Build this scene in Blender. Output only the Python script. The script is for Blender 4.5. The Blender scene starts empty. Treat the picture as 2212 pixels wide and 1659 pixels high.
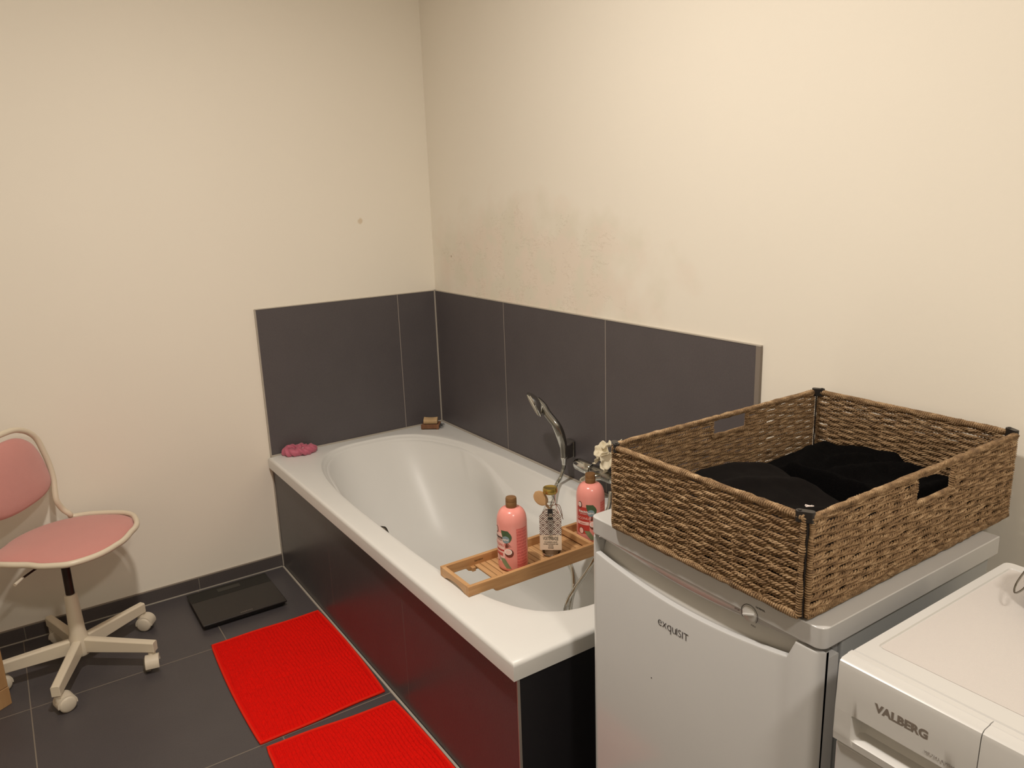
import bpy, math, random
import numpy as np
from mathutils import Vector, Matrix, noise
random.seed(7)
C = bpy.context.scene.collection
PI = math.pi

# ------------------------------------------------------------------ camera
cam = bpy.data.cameras.new('camera'); camo = bpy.data.objects.new('camera', cam); C.objects.link(camo)
camo.location = (-1.6297, -3.0574, 1.4887)
camo.rotation_euler = (math.radians(76.2212), math.radians(1.9498), math.radians(-33.9266))
cam.sensor_fit = 'HORIZONTAL'; cam.sensor_width = 36; cam.lens = 1678.68 / 2212 * 36
cam.clip_start = 0.02
bpy.context.scene.camera = camo

# ------------------------------------------------------------------ world, ceiling lamp and added fill, exposure
w = bpy.data.worlds.new('world'); bpy.context.scene.world = w; w.use_nodes = True
w.node_tree.nodes['Background'].inputs[0].default_value = (1, .85, .68, 1)
w.node_tree.nodes['Background'].inputs[1].default_value = 0.05
def lamp(name, loc, power, size, col):
    l = bpy.data.lights.new(name, 'AREA'); l.shape = 'DISK'; l.energy = power; l.size = size; l.color = col
    o = bpy.data.objects.new(name, l); o.location = loc; C.objects.link(o); return o
lamp('ceiling_lamp_and_fill', (-1.25, -1.65, 2.58), 27, .13, (1.0, .92, .83))
lamp('ceiling_lamp_and_fill', (-1.15, -3.6, 2.58), 21, .22, (1.0, .92, .83))  # added fill behind the camera, brightens the back wall and camera-facing sides
vs = bpy.context.scene.view_settings
vs.view_transform = 'Standard'; vs.look = 'None'; vs.gamma = 1; vs.use_curve_mapping = False
vs.exposure = 0.2

# ------------------------------------------------------------------ material helpers
def s2l(c):
    return tuple(((v/255)/12.92 if v/255 <= .04045 else (((v/255)+.055)/1.055)**2.4) for v in c) + (1,)
class NT:
    def __init__(s, m): s.t = m.node_tree; s.b = s.t.nodes['Principled BSDF']
    def n(s, ty, **kw):
        nd = s.t.nodes.new(ty)
        for k, v in kw.items():
            if k.startswith('i_'):
                key = k[2:]; nd.inputs[int(key) if key.isdigit() else key].default_value = v
            else: setattr(nd, k, v)
        return nd
    def l(s, a, b): s.t.links.new(a, b)
    def math(s, op, a, b=None, c=None):
        nd = s.t.nodes.new('ShaderNodeMath'); nd.operation = op
        for i, v in enumerate((a, b, c)):
            if v is None: continue
            if isinstance(v, (int, float)): nd.inputs[i].default_value = v
            else: s.l(v, nd.inputs[i])
        return nd.outputs[0]
    def mix(s, f, a, b):
        nd = s.t.nodes.new('ShaderNodeMix'); nd.data_type = 'RGBA'
        for i, v in ((0, f), (6, a), (7, b)):
            if isinstance(v, (int, float, tuple)): nd.inputs[i].default_value = v
            else: s.l(v, nd.inputs[i])
        return nd.outputs[2]
def mat(name, rgb, rough=.5, metal=0, bump=0, bscale=200, var=0, vscale=6, coat=0, spec=.5, trans=0, ior=1.45, sheen=0, stretch=None):
    m = bpy.data.materials.new(name); m.use_nodes = True; k = NT(m); b = k.b
    c = s2l(rgb)
    b.inputs['Base Color'].default_value = c; b.inputs['Roughness'].default_value = rough; b.inputs['Metallic'].default_value = metal
    b.inputs['Specular IOR Level'].default_value = spec; b.inputs['Coat Weight'].default_value = coat; b.inputs['Coat Roughness'].default_value = .08
    b.inputs['Transmission Weight'].default_value = trans; b.inputs['IOR'].default_value = ior; b.inputs['Sheen Weight'].default_value = sheen
    tc = k.n('ShaderNodeTexCoord'); src = tc.outputs['Object']
    if stretch:
        mp = k.n('ShaderNodeMapping'); mp.inputs['Scale'].default_value = stretch; k.l(src, mp.inputs[0]); src = mp.outputs[0]
    nz = k.n('ShaderNodeTexNoise', i_Scale=vscale, i_Detail=5.0); k.l(src, nz.inputs['Vector'])
    f = k.math('MULTIPLY_ADD', nz.outputs[0], max(var, .02)*2, 1-max(var, .02))
    hs = k.n('ShaderNodeHueSaturation'); hs.inputs['Color'].default_value = c; k.l(f, hs.inputs['Value']); k.l(hs.outputs[0], b.inputs['Base Color'])
    if bump:
        n2 = k.n('ShaderNodeTexNoise', i_Scale=bscale, i_Detail=3.0); k.l(src, n2.inputs['Vector'])
        bp = k.n('ShaderNodeBump', i_Strength=bump, i_Distance=.002); k.l(n2.outputs[0], bp.inputs['Height']); k.l(bp.outputs[0], b.inputs['Normal'])
    return m

def tile_mat(name, rgb, axes, offs, period, half=.0013, rough=.42, grout=(150, 138, 124), zlines=None):
    """large ceramic tiles: grout lines where the world coordinate meets offs + k*period"""
    m = mat(name, rgb, rough, var=.10, vscale=9, bump=.12, bscale=120); k = NT(m)
    col = k.b.inputs['Base Color'].links[0].from_socket
    g = k.n('ShaderNodeNewGeometry'); sp = k.n('ShaderNodeSeparateXYZ'); k.l(g.outputs['Position'], sp.inputs[0])
    mask = None
    for ax, of in zip(axes, offs):
        a = k.math('ADD', sp.outputs[ax], -of + 60*period + period/2)
        a = k.math('MODULO', a, period); a = k.math('ABSOLUTE', k.math('SUBTRACT', a, period/2))
        a = k.math('LESS_THAN', a, half)
        mask = a if mask is None else k.math('MAXIMUM', mask, a)
    fine = k.n('ShaderNodeTexNoise', i_Scale=420.0, i_Detail=2.0); k.l(g.outputs['Position'], fine.inputs['Vector'])
    sp2 = k.n('ShaderNodeValToRGB'); sp2.color_ramp.elements[0].position = .40; sp2.color_ramp.elements[1].position = .78
    sp2.color_ramp.elements[0].color = (0, 0, 0, 1); sp2.color_ramp.elements[1].color = (.22, .22, .22, 1); k.l(fine.outputs[0], sp2.inputs[0])
    col = k.mix(sp2.outputs[0], col, s2l((112, 104, 100)))
    out = k.mix(mask, col, s2l(grout)); k.l(out, k.b.inputs['Base Color'])
    r = k.math('MULTIPLY_ADD', mask, .4, rough); k.l(r, k.b.inputs['Roughness'])
    return m

def wall_mat(name, stains=(), patch=None):
    m = mat(name, (236, 229, 215), .85, var=.03, vscale=1.6, bump=.10, bscale=90, spec=.25); k = NT(m)
    col = k.b.inputs['Base Color'].links[0].from_socket
    g = k.n('ShaderNodeNewGeometry')
    for (p, r, c, amt) in stains:
        nz = k.n('ShaderNodeTexNoise', i_Scale=60.0); k.l(g.outputs['Position'], nz.inputs['Vector'])
        d = k.n('ShaderNodeVectorMath', operation='DISTANCE'); k.l(g.outputs['Position'], d.inputs[0]); d.inputs[1].default_value = p
        dd = k.math('ADD', d.outputs['Value'], k.math('MULTIPLY', k.math('SUBTRACT', nz.outputs[0], .5), r*.8))
        mr = k.n('ShaderNodeMapRange'); mr.inputs[1].default_value = r*.5; mr.inputs[2].default_value = r; mr.inputs[3].default_value = amt; mr.inputs[4].default_value = 0
        k.l(dd, mr.inputs[0]); col = k.mix(mr.outputs[0], col, s2l(c))
    if patch:                                    # damp patch: flaking paint over the tiles
        (cy, cz, ry, rz) = patch
        sp = k.n('ShaderNodeSeparateXYZ'); k.l(g.outputs['Position'], sp.inputs[0])
        a = k.math('DIVIDE', k.math('SUBTRACT', sp.outputs[1], cy), ry); b = k.math('DIVIDE', k.math('SUBTRACT', sp.outputs[2], cz), rz)
        r2 = k.math('ADD', k.math('MULTIPLY', a, a), k.math('MULTIPLY', b, b))
        nz = k.n('ShaderNodeTexNoise', i_Scale=7.0, i_Detail=6.0); k.l(g.outputs['Position'], nz.inputs['Vector'])
        r2 = k.math('ADD', r2, k.math('MULTIPLY', k.math('SUBTRACT', nz.outputs[0], .5), 2.2))
        mr = k.n('ShaderNodeMapRange'); mr.inputs[1].default_value = .3; mr.inputs[2].default_value = 1.1; mr.inputs[3].default_value = .5; mr.inputs[4].default_value = 0
        k.l(r2, mr.inputs[0]); pm = mr.outputs[0]; pm = k.math('MULTIPLY', pm, .85)
        n3 = k.n('ShaderNodeTexNoise', i_Scale=9.0, i_Detail=3.0); k.l(g.outputs['Position'], n3.inputs['Vector'])
        r3 = k.n('ShaderNodeValToRGB'); r3.color_ramp.elements[0].position = .42; r3.color_ramp.elements[1].position = .55
        r3.color_ramp.elements[0].color = s2l((214, 206, 184)); r3.color_ramp.elements[1].color = s2l((226, 206, 188)); k.l(n3.outputs[0], r3.inputs[0])
        col = k.mix(pm, col, r3.outputs[0])
        mp = k.n('ShaderNodeMapping'); mp.inputs['Scale'].default_value = (1, 22, 70); k.l(g.outputs['Position'], mp.inputs[0])
        n4 = k.n('ShaderNodeTexNoise', i_Scale=1.0, i_Detail=4.0, i_Roughness=.6, i_Distortion=.6); k.l(mp.outputs[0], n4.inputs['Vector'])
        cr = k.math('LESS_THAN', k.math('ABSOLUTE', k.math('SUBTRACT', n4.outputs[0], .5)), .012)
        n5 = k.n('ShaderNodeTexNoise', i_Scale=14.0); k.l(g.outputs['Position'], n5.inputs['Vector'])
        cr = k.math('MULTIPLY', cr, k.math('GREATER_THAN', n5.outputs[0], .52))
        cr = k.math('MULTIPLY', cr, k.math('GREATER_THAN', pm, .25))
        col = k.mix(k.math('MULTIPLY', cr, .28), col, s2l((178, 162, 138)))
    k.l(col, k.b.inputs['Base Color'])
    return m

def wood_mat(name, a, b, scale=(3, 60, 60), rough=.5):
    m = mat(name, a, rough); k = NT(m)
    tc = k.n('ShaderNodeTexCoord'); mp = k.n('ShaderNodeMapping'); mp.inputs['Scale'].default_value = scale; k.l(tc.outputs['Object'], mp.inputs[0])
    nz = k.n('ShaderNodeTexNoise', i_Scale=1.0, i_Detail=6.0, i_Distortion=.5); k.l(mp.outputs[0], nz.inputs['Vector'])
    r = k.n('ShaderNodeValToRGB'); r.color_ramp.elements[0].position = .3; r.color_ramp.elements[1].position = .72
    r.color_ramp.elements[0].color = s2l(a); r.color_ramp.elements[1].color = s2l(b); k.l(nz.outputs[0], r.inputs[0]); k.l(r.outputs[0], k.b.inputs['Base Color'])
    bp = k.n('ShaderNodeBump', i_Strength=.15, i_Distance=.001); k.l(nz.outputs[0], bp.inputs['Height']); k.l(bp.outputs[0], k.b.inputs['Normal'])
    return m

M = {}
TP = .5935
M['floor'] = tile_mat('floor_tiles', (72, 68, 70), (0, 1), (-1.144, -.4735), TP, half=.0016, rough=.38, grout=(126, 116, 104))
M['tile_back'] = tile_mat('wall_tiles_back', (83, 78, 80), (0,), (-.19,), .606, half=.0012, rough=.42, grout=(160, 150, 140))
M['tile_right'] = tile_mat('wall_tiles_right', (83, 78, 80), (1,), (-.56,), .6, half=.0012, rough=.42, grout=(165, 155, 145))
M['tile_base'] = tile_mat('baseboard_tiles', (80, 74, 73), (0,), (-1.135,), .5935, half=.0012, rough=.42, grout=(130, 122, 112))
M['tile_apron'] = tile_mat('bath_panel_tiles', (70, 67, 69), (1,), (-.592,), .592, half=.0010, rough=.37, grout=(110, 96, 92))
M['tile_end'] = mat('end_panel_shaded', (26, 24, 28), .5, bump=.05)  # near-black colour stands in for the shade between tub end and fridge
M['wall_back'] = wall_mat('wall_paint_back', stains=[((-.33, 0, 1.40), .014, (196, 170, 128), .5), ((-1.66, 0, 1.30), .05, (200, 186, 150), .35)])
M['wall_right'] = wall_mat('wall_paint_right', stains=[((0, -.16, 1.24), .006, (150, 120, 90), .8)], patch=(-.70, 1.22, .75, .26))
M['wall'] = wall_mat('wall_paint')
M['ceiling'] = mat('ceiling_paint', (232, 228, 218), .9)
M['silicone'] = mat('silicone', (176, 168, 156), .4)
M['alu'] = mat('aluminium_profile', (160, 150, 142), .35, metal=.4)
M['edgegrey'] = mat('tile_edge', (128, 118, 108), .5)
M['acryl'] = mat('white_acrylic', (221, 220, 216), .37, coat=.0, var=.01)
M['chrome'] = mat('chrome', (205, 205, 200), .09, metal=1)
M['chrome_dark'] = mat('chrome_dark', (150, 148, 142), .2, metal=1)
M['white_pl'] = mat('white_lacquer', (194, 193, 191), .17, var=.01, bump=.015, bscale=120, coat=.2)
M['white_gl'] = mat('white_plastic_gloss', (200, 198, 194), .28, var=.01)
M['body_grey'] = mat('fridge_side_lacquer', (160, 162, 161), .45, bump=.12, bscale=600)
M['gasket'] = mat('door_gasket', (150, 150, 150), .6)
M['black_ink'] = mat('black_print', (30, 26, 26), .4)
M['grey_ink'] = mat('grey_print', (146, 136, 126), .35, metal=.4)
M['cream_metal'] = mat('cream_powder_coat', (218, 206, 184), .32, var=.03)
M['cream_pl'] = mat('cream_plastic', (210, 199, 180), .42, var=.04, vscale=30)
M['gaslift'] = mat('dark_brown_metal', (44, 30, 24), .45)
M['pink_fab'] = mat('pink_fabric', (208, 142, 134), .95, bump=.6, bscale=900, var=.07, vscale=9, sheen=.3)
M['blk_glass'] = mat('black_glass', (6, 6, 7), .07, coat=.5)
M['blk_pl'] = mat('black_plastic', (16, 15, 15), .4)
M['blk_fab'] = mat('black_jersey', (17, 14, 13), .95, bump=.5, bscale=700, var=.15, vscale=20, spec=.1)
M['blk_fleece'] = mat('black_fleece', (9, 8, 8), 1, bump=1, bscale=500, var=.25, vscale=60, spec=.06)
M['red'] = mat('red_chenille', (222, 18, 8), .95, bump=.8, bscale=500, var=.12, vscale=120, spec=.15)
M['red_hem'] = mat('red_hem', (224, 40, 20), .9, bump=.4, bscale=700, spec=.2)
M['bamboo'] = wood_mat('bamboo', (176, 130, 84), (200, 156, 108), (6, 90, 90), .42)
M['bamboo_y'] = wood_mat('bamboo_crosswise', (182, 138, 92), (208, 166, 120), (90, 6, 90), .42)
M['oak'] = wood_mat('light_brown_wood', (158, 120, 80), (180, 142, 98), (30, 30, 4), .55)
M['bot_pink'] = mat('pink_bottle_plastic', (235, 152, 141), .24, var=.01, coat=.2)
M['cap_brown'] = mat('bronze_plastic', (134, 98, 62), .36, metal=.25)
M['p_red'] = mat('label_red', (188, 66, 58), .35)
M['p_dpink'] = mat('label_dark_pink', (202, 92, 84), .35)
M['p_lpink'] = mat('label_pale_pink', (240, 196, 186), .35)
M['p_white'] = mat('label_white', (240, 226, 218), .35)
M['p_green'] = mat('label_green', (72, 92, 62), .4, var=.3, vscale=120)
M['p_lgreen'] = mat('label_pale_green', (128, 136, 100), .4, var=.3, vscale=120)
M['p_blue'] = mat('label_badge_blue', (132, 150, 158), .35)
M['p_brown'] = mat('label_coconut_brown', (112, 56, 44), .4)
M['gold'] = mat('gold_tin', (186, 160, 84), .25, metal=.85)
M['salt'] = mat('pale_bath_salt', (226, 214, 196), .8, bump=1, bscale=900)
M['spoonwood'] = wood_mat('spoon_wood', (190, 150, 104), (206, 168, 122), (40, 8, 8))
M['kraft'] = mat('pale_card', (226, 206, 182), .7)
M['twine'] = mat('twine', (122, 92, 74), .9)
M['soapdish'] = wood_mat('brown_wood', (104, 68, 46), (136, 94, 66), (40, 8, 8))
M['soap'] = mat('tan_soap', (190, 160, 120), .6, var=.1, vscale=60)
M['scrunch'] = mat('dusty_pink_satin', (182, 92, 112), .6, sheen=.3, var=.06, vscale=30)
M['pearl'] = mat('pearl', (240, 214, 214), .2)
M['pouf'] = mat('cream_mesh_fabric', (226, 216, 190), .85, var=.08, vscale=50)
M['clip'] = mat('black_hinge_plastic', (38, 34, 32), .35)
def glass(name, tint=(255, 255, 252)):
    m = bpy.data.materials.new(name); m.use_nodes = True; b = m.node_tree.nodes['Principled BSDF']
    b.inputs['Base Color'].default_value = s2l(tint); b.inputs['Roughness'].default_value = .02
    b.inputs['Transmission Weight'].default_value = 1; b.inputs['IOR'].default_value = 1.45
    return m
M['glass'] = glass('clear_glass')
def seagrass():
    m = mat('twisted_seagrass', (150, 108, 66), .62, spec=.35, bump=.7, bscale=1400); k = NT(m)
    tc = k.n('ShaderNodeTexCoord'); mp = k.n('ShaderNodeMapping'); mp.inputs['Scale'].default_value = (38, 38, 150); k.l(tc.outputs['Object'], mp.inputs[0])
    nz = k.n('ShaderNodeTexNoise', i_Scale=1.0, i_Detail=6.0, i_Roughness=.7); k.l(mp.outputs[0], nz.inputs['Vector'])
    r = k.n('ShaderNodeValToRGB'); e = r.color_ramp.elements
    e[0].position = .30; e[0].color = s2l((96, 74, 54)); e[1].position = .72; e[1].color = s2l((210, 180, 142))
    e2 = e.new(.5); e2.color = s2l((152, 122, 88)); k.l(nz.outputs[0], r.inputs[0]); k.l(r.outputs[0], k.b.inputs['Base Color'])
    return m
M['grass'] = seagrass()
def chevron():
    m = mat('chevron_card', (226, 206, 182), .6); k = NT(m)
    tc = k.n('ShaderNodeTexCoord'); sp = k.n('ShaderNodeSeparateXYZ'); k.l(tc.outputs['Object'], sp.inputs[0])
    u = k.math('DIVIDE', sp.outputs[0], .0190); v = k.math('DIVIDE', sp.outputs[2], .0190)
    a = k.math('FRACT', k.math('ADD', k.math('ADD', v, u), 20.0)); b = k.math('FRACT', k.math('ADD', k.math('SUBTRACT', v, u), 20.0))
    mx = k.math('MAXIMUM', a, b); mn = k.math('MINIMUM', a, b)
    st = k.math('GREATER_THAN', k.math('FRACT', k.math('MULTIPLY', k.math('SUBTRACT', 1.06, mx), 3.4)), .48)
    inner = k.math('LESS_THAN', mx, .36)
    c1 = k.mix(st, s2l((34, 22, 22)), s2l((240, 226, 212)))
    c2 = k.mix(inner, c1, s2l((150, 128, 116)))
    k.l(c2, k.b.inputs['Base Color']); return m
M['chevron'] = chevron()

# ------------------------------------------------------------------ mesh helpers
class MB:
    """collects shapes that become ONE mesh object"""
    def __init__(s): s.v = []; s.f = []
    def add(s, vs_, fs): n = len(s.v); s.v += [tuple(p) for p in vs_]; s.f += [tuple(i+n for i in f) for f in fs]; return s
    def box(s, x0, x1, y0, y1, z0, z1, mtx=None):
        vv = [(x, y, z) for z in (z0, z1) for y in (y0, y1) for x in (x0, x1)]
        if mtx: vv = [mtx @ Vector(p) for p in vv]
        return s.add(vv, [(0, 2, 3, 1), (4, 5, 7, 6), (0, 1, 5, 4), (2, 6, 7, 3), (0, 4, 6, 2), (1, 3, 7, 5)])
    def tube(s, pts, r, n=12, closed=False, caps=True, flat=None):
        pts = [Vector(p) for p in pts]; N = len(pts); rs = r if isinstance(r, (list, tuple)) else [r]*N
        rings = []; up = None
        for i, p in enumerate(pts):
            if closed: t = (pts[(i+1) % N]-pts[i-1])
            else: t = pts[min(i+1, N-1)]-pts[max(i-1, 0)]
            t.normalize()
            if up is None:
                up = t.orthogonal().normalized() if flat is None else (flat-t*flat.dot(t)).normalized()
            up = (up - t*up.dot(t)); up = up.normalized() if up.length > 1e-6 else t.orthogonal().normalized()
            sd = t.cross(up)
            rings.append([p+(up*math.cos(2*PI*k/n)+sd*math.sin(2*PI*k/n))*rs[i] for k in range(n)])
        base = len(s.v); s.v += [tuple(q) for rg in rings for q in rg]
        for i in range(N if closed else N-1):
            a = base+i*n; b = base+((i+1) % N)*n
            for k in range(n): k2 = (k+1) % n; s.f.append((a+k, a+k2, b+k2, b+k))
        if not closed and caps:
            s.f.append(tuple(base+k for k in reversed(range(n)))); s.f.append(tuple(base+(N-1)*n+k for k in range(n)))
        return s
    def lathe(s, prof, n=40, mtx=None, close=False):
        base = len(s.v); N = len(prof)
        for (r, z) in prof:
            for k in range(n):
                p = Vector((r*math.cos(2*PI*k/n), r*math.sin(2*PI*k/n), z)); s.v.append(tuple(mtx @ p if mtx else p))
        for i in range(N-1):
            for k in range(n):
                k2 = (k+1) % n; s.f.append((base+i*n+k, base+i*n+k2, base+(i+1)*n+k2, base+(i+1)*n+k))
        if close:
            for k in range(n): k2 = (k+1) % n; s.f.append((base+(N-1)*n+k, base+(N-1)*n+k2, base+k2, base+k))
        else:
            s.f.append(tuple(base+k for k in reversed(range(n)))); s.f.append(tuple(base+(N-1)*n+k for k in range(n)))
        return s
    def prism(s, poly, z0, z1, mtx=None):
        n = len(poly); vv = [Vector((x, y, z)) for z in (z0, z1) for x, y in poly]
        if mtx: vv = [mtx @ p for p in vv]
        return s.add(vv, [tuple(reversed(range(n))), tuple(range(n, 2*n))]+[(i, (i+1) % n, n+(i+1) % n, n+i) for i in range(n)])
    def loft(s, rings, cap0=True, cap1=True):
        base = len(s.v); n = len(rings[0])
        for r in rings: s.v += [tuple(p) for p in r]
        for i in range(len(rings)-1):
            for k in range(n):
                k2 = (k+1) % n; s.f.append((base+i*n+k, base+i*n+k2, base+(i+1)*n+k2, base+(i+1)*n+k))
        if cap0: s.f.append(tuple(base+k for k in reversed(range(n))))
        if cap1: s.f.append(tuple(base+(len(rings)-1)*n+k for k in range(n)))
        return s
    def sphere(s, c, r, nu=16, nv=10, sc=(1, 1, 1), mtx=None):
        prof = []
        rings = []
        for i in range(nv+1):
            a = -PI/2+PI*i/nv; rr = max(math.cos(a), .001)
            rings.append([Vector((rr*math.cos(2*PI*k/nu)*r*sc[0], rr*math.sin(2*PI*k/nu)*r*sc[1], math.sin(a)*r*sc[2])) for k in range(nu)])
        rings = [[(mtx @ p if mtx else p)+Vector(c) for p in rg] for rg in rings]
        return s.loft(rings)
    def build(s, name, m, parent=None, smooth=True, bevel=0, bseg=3, loc=None, rotz=0, sub=0, angle=40):
        me = bpy.data.meshes.new(name); me.from_pydata(s.v, [], s.f); me.validate(); me.update()
        me.materials.append(m)
        o = bpy.data.objects.new(name, me); C.objects.link(o)
        if smooth:
            me.polygons.foreach_set('use_smooth', [True]*len(me.polygons))
            me.set_sharp_from_angle(angle=math.radians(angle))
        if bevel:
            b = o.modifiers.new('bevel', 'BEVEL'); b.width = bevel; b.segments = bseg; b.limit_method = 'ANGLE'; b.angle_limit = math.radians(40); b.harden_normals = True
        if sub:
            sb = o.modifiers.new('sub', 'SUBSURF'); sb.levels = sub; sb.render_levels = sub
        if parent: o.parent = parent
        if loc is not None: o.location = loc
        o.rotation_euler[2] = rotz
        return o
def tag(o, label=None, cat=None, group=None, kind=None):
    if label: o['label'] = label
    if cat: o['category'] = cat
    if group: o['group'] = group
    if kind: o['kind'] = kind
    return o
def thing(name, label, cat, loc=(0, 0, 0), rz=0, group=None):
    o = bpy.data.objects.new(name, None); C.objects.link(o); o.location = loc; o.rotation_euler[2] = rz; o.empty_display_size = .05
    return tag(o, label, cat, group)
def curve(pts, n=8, closed=False):
    P = [Vector(p) for p in pts]; N = len(P); out = []
    for i in range(N if closed else N-1):
        if closed: a, b, c, d = P[i-1], P[i], P[(i+1) % N], P[(i+2) % N]
        else: a, b, c, d = P[max(i-1, 0)], P[i], P[i+1], P[min(i+2, N-1)]
        for j in range(n):
            t = j/n; out.append(.5*((2*b)+(c-a)*t+(2*a-5*b+4*c-d)*t*t+(3*b-a-3*c+d)*t**3))
    if not closed: out.append(P[-1])
    return out
def text_mesh(s, size, extrude=.0002, spacing=1.0, bold=0):
    cu = bpy.data.curves.new('lettering', 'FONT'); cu.body = s; cu.size = size; cu.extrude = extrude; cu.space_character = spacing; cu.offset = bold
    cu.resolution_u = 3
    o = bpy.data.objects.new('lettering', cu); C.objects.link(o)
    dg = bpy.context.evaluated_depsgraph_get(); me = bpy.data.meshes.new_from_object(o.evaluated_get(dg))
    bpy.data.objects.remove(o); vs_ = [v.co.copy() for v in me.vertices]; fs = [tuple(p.vertices) for p in me.polygons]
    bpy.data.meshes.remove(me); bpy.data.curves.remove(cu)
    return vs_, fs
def width(vs_): return max(v.x for v in vs_)-min(v.x for v in vs_)

# ------------------------------------------------------------------ the room
RX0, RY0, RZ = -3.1, -4.3, 2.6
def struct(name, mb, m, **kw): return tag(mb.build(name, m, smooth=False, **kw), kind='structure')
struct('floor', MB().box(RX0-.1, .1, RY0-.1, .1, -.1, 0), M['floor'])
struct('ceiling', MB().box(RX0-.1, .1, RY0-.1, .1, RZ, RZ+.1), M['ceiling'])
struct('wall_back', MB().box(RX0-.1, 0, 0, .1, 0, RZ), M['wall_back'])
struct('wall_right', MB().box(0, .1, RY0-.1, .1, 0, RZ), M['wall_right'])
struct('wall_left', MB().box(RX0-.1, RX0, RY0, 0, 0, RZ), M['wall'])
struct('wall_front', MB().box(RX0-.1, 0, RY0-.1, RY0, 0, RZ), M['wall'])
H, HT, W, L = .486, 1.083, .797, 1.775
struct('trim_1', MB().box(-W, -.008, -.008, 0, 0, HT), M['tile_back'], bevel=.0012)
struct('trim_2', MB().box(-.008, 0, -1.7585, 0, 0, HT), M['tile_right'], bevel=.0012)
struct('trim_3', MB().box(-.0125, -.0078, -.0125, -.0078, H, HT), M['silicone'])             # joint in the tiled corner
struct('trim_4', MB().box(-.0095, 0, -1.7735, -1.7585, H-.2, HT+.001), M['edgegrey'], bevel=.001)     # end profile of the tiling
struct('trim_5', MB().box(-W-.0006, 0, -.0095, 0, HT, HT+.0028).box(-.0095, 0, -1.7735, 0, HT, HT+.0028), M['silicone'])
struct('trim_6', MB().box(-W-.0035, -W, -.0095, 0, 0, HT+.002), M['silicone'])
struct('baseboard_back', MB().box(RX0, -W-.0035, -.009, 0, 0, .052), M['tile_base'], bevel=.001)
struct('trim_7', MB().box(RX0, -W-.0035, -.0095, 0, .052, .0548), M['edgegrey'])
struct('trim_8', MB().box(RX0, -W-.002, -.0125, -.009, 0, .0035), M['silicone'])               # floor joint
struct('trim_9', MB().box(-W-.0085, -W-.0015, -L, -.009, 0, .0035), M['silicone'])

# ------------------------------------------------------------------ bathtub
tub = thing('bathtub', 'white acrylic bathtub with dark tiled side, built into the corner', 'bathtub', (-.4, -.88, 0))
def TL(o): o.parent = tub; o.matrix_parent_inverse = Matrix.Translation((.4, .88, 0)); return o
cx, cy, A0, B0 = -.403, -.881, .335, .819
NT_ = 192
ang = [2*PI*(i+.5)/NT_ for i in range(NT_)]
ox0, ox1, oy0, oy1 = -.812, -.009, -1.786, -.009
cor = [math.atan2(y-cy, x-cx) % (2*PI) for x in (ox0, ox1) for y in (oy0, oy1)]
for c_ in cor:                                        # put a ring vertex on each corner of the deck
    i = min(range(NT_), key=lambda j: abs(ang[j]-c_)); ang[i] = c_
def ss(a, b, x): t = min(max((x-a)/(b-a), 0), 1); return t*t*(3-2*t)
def opening(th, ia=0, ifar=0, inear=0):
    c_, s_ = math.cos(th), math.sin(th)
    n = 3.1 if s_ > 0 else 3.9
    b_ = B0-(ifar if s_ > 0 else inear); a_ = A0-ia
    # direction fixed on the original curve, then scaled
    r = (abs(c_/A0)**n+abs(s_/B0)**n)**(-1/n)
    ux, uy = r*c_/A0, r*s_/B0
    return ux*a_, uy*b_
def outer(th, g=0, z=0, rc=.012):
    c_, s_ = math.cos(th), math.sin(th)
    x0, x1, y0, y1 = ox0-cx+g, ox1-cx-g, oy0-cy+g, oy1-cy-g
    t = min((x1/c_ if c_ > 1e-9 else 1e9), (x0/c_ if c_ < -1e-9 else 1e9), (y1/s_ if s_ > 1e-9 else 1e9), (y0/s_ if s_ < -1e-9 else 1e9))
    return Vector((cx+c_*t, cy+s_*t, z))
rings = [[outer(t, .006, H-.048) for t in ang], [outer(t, 0, H-.046) for t in ang]]
for k in range(5):
    a = k/4*PI/2; rings.append([outer(t, .011*(1-math.cos(a)), H-.011*(1-math.sin(a))) for t in ang])
for f in (.3, .6, .85):
    r_ = []
    for t in ang:
        o_ = outer(t, .011, H); x, y = opening(t); p = Vector((cx+x, cy+y, H)); r_.append(o_.lerp(p, f))
    rings.append(r_)
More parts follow.
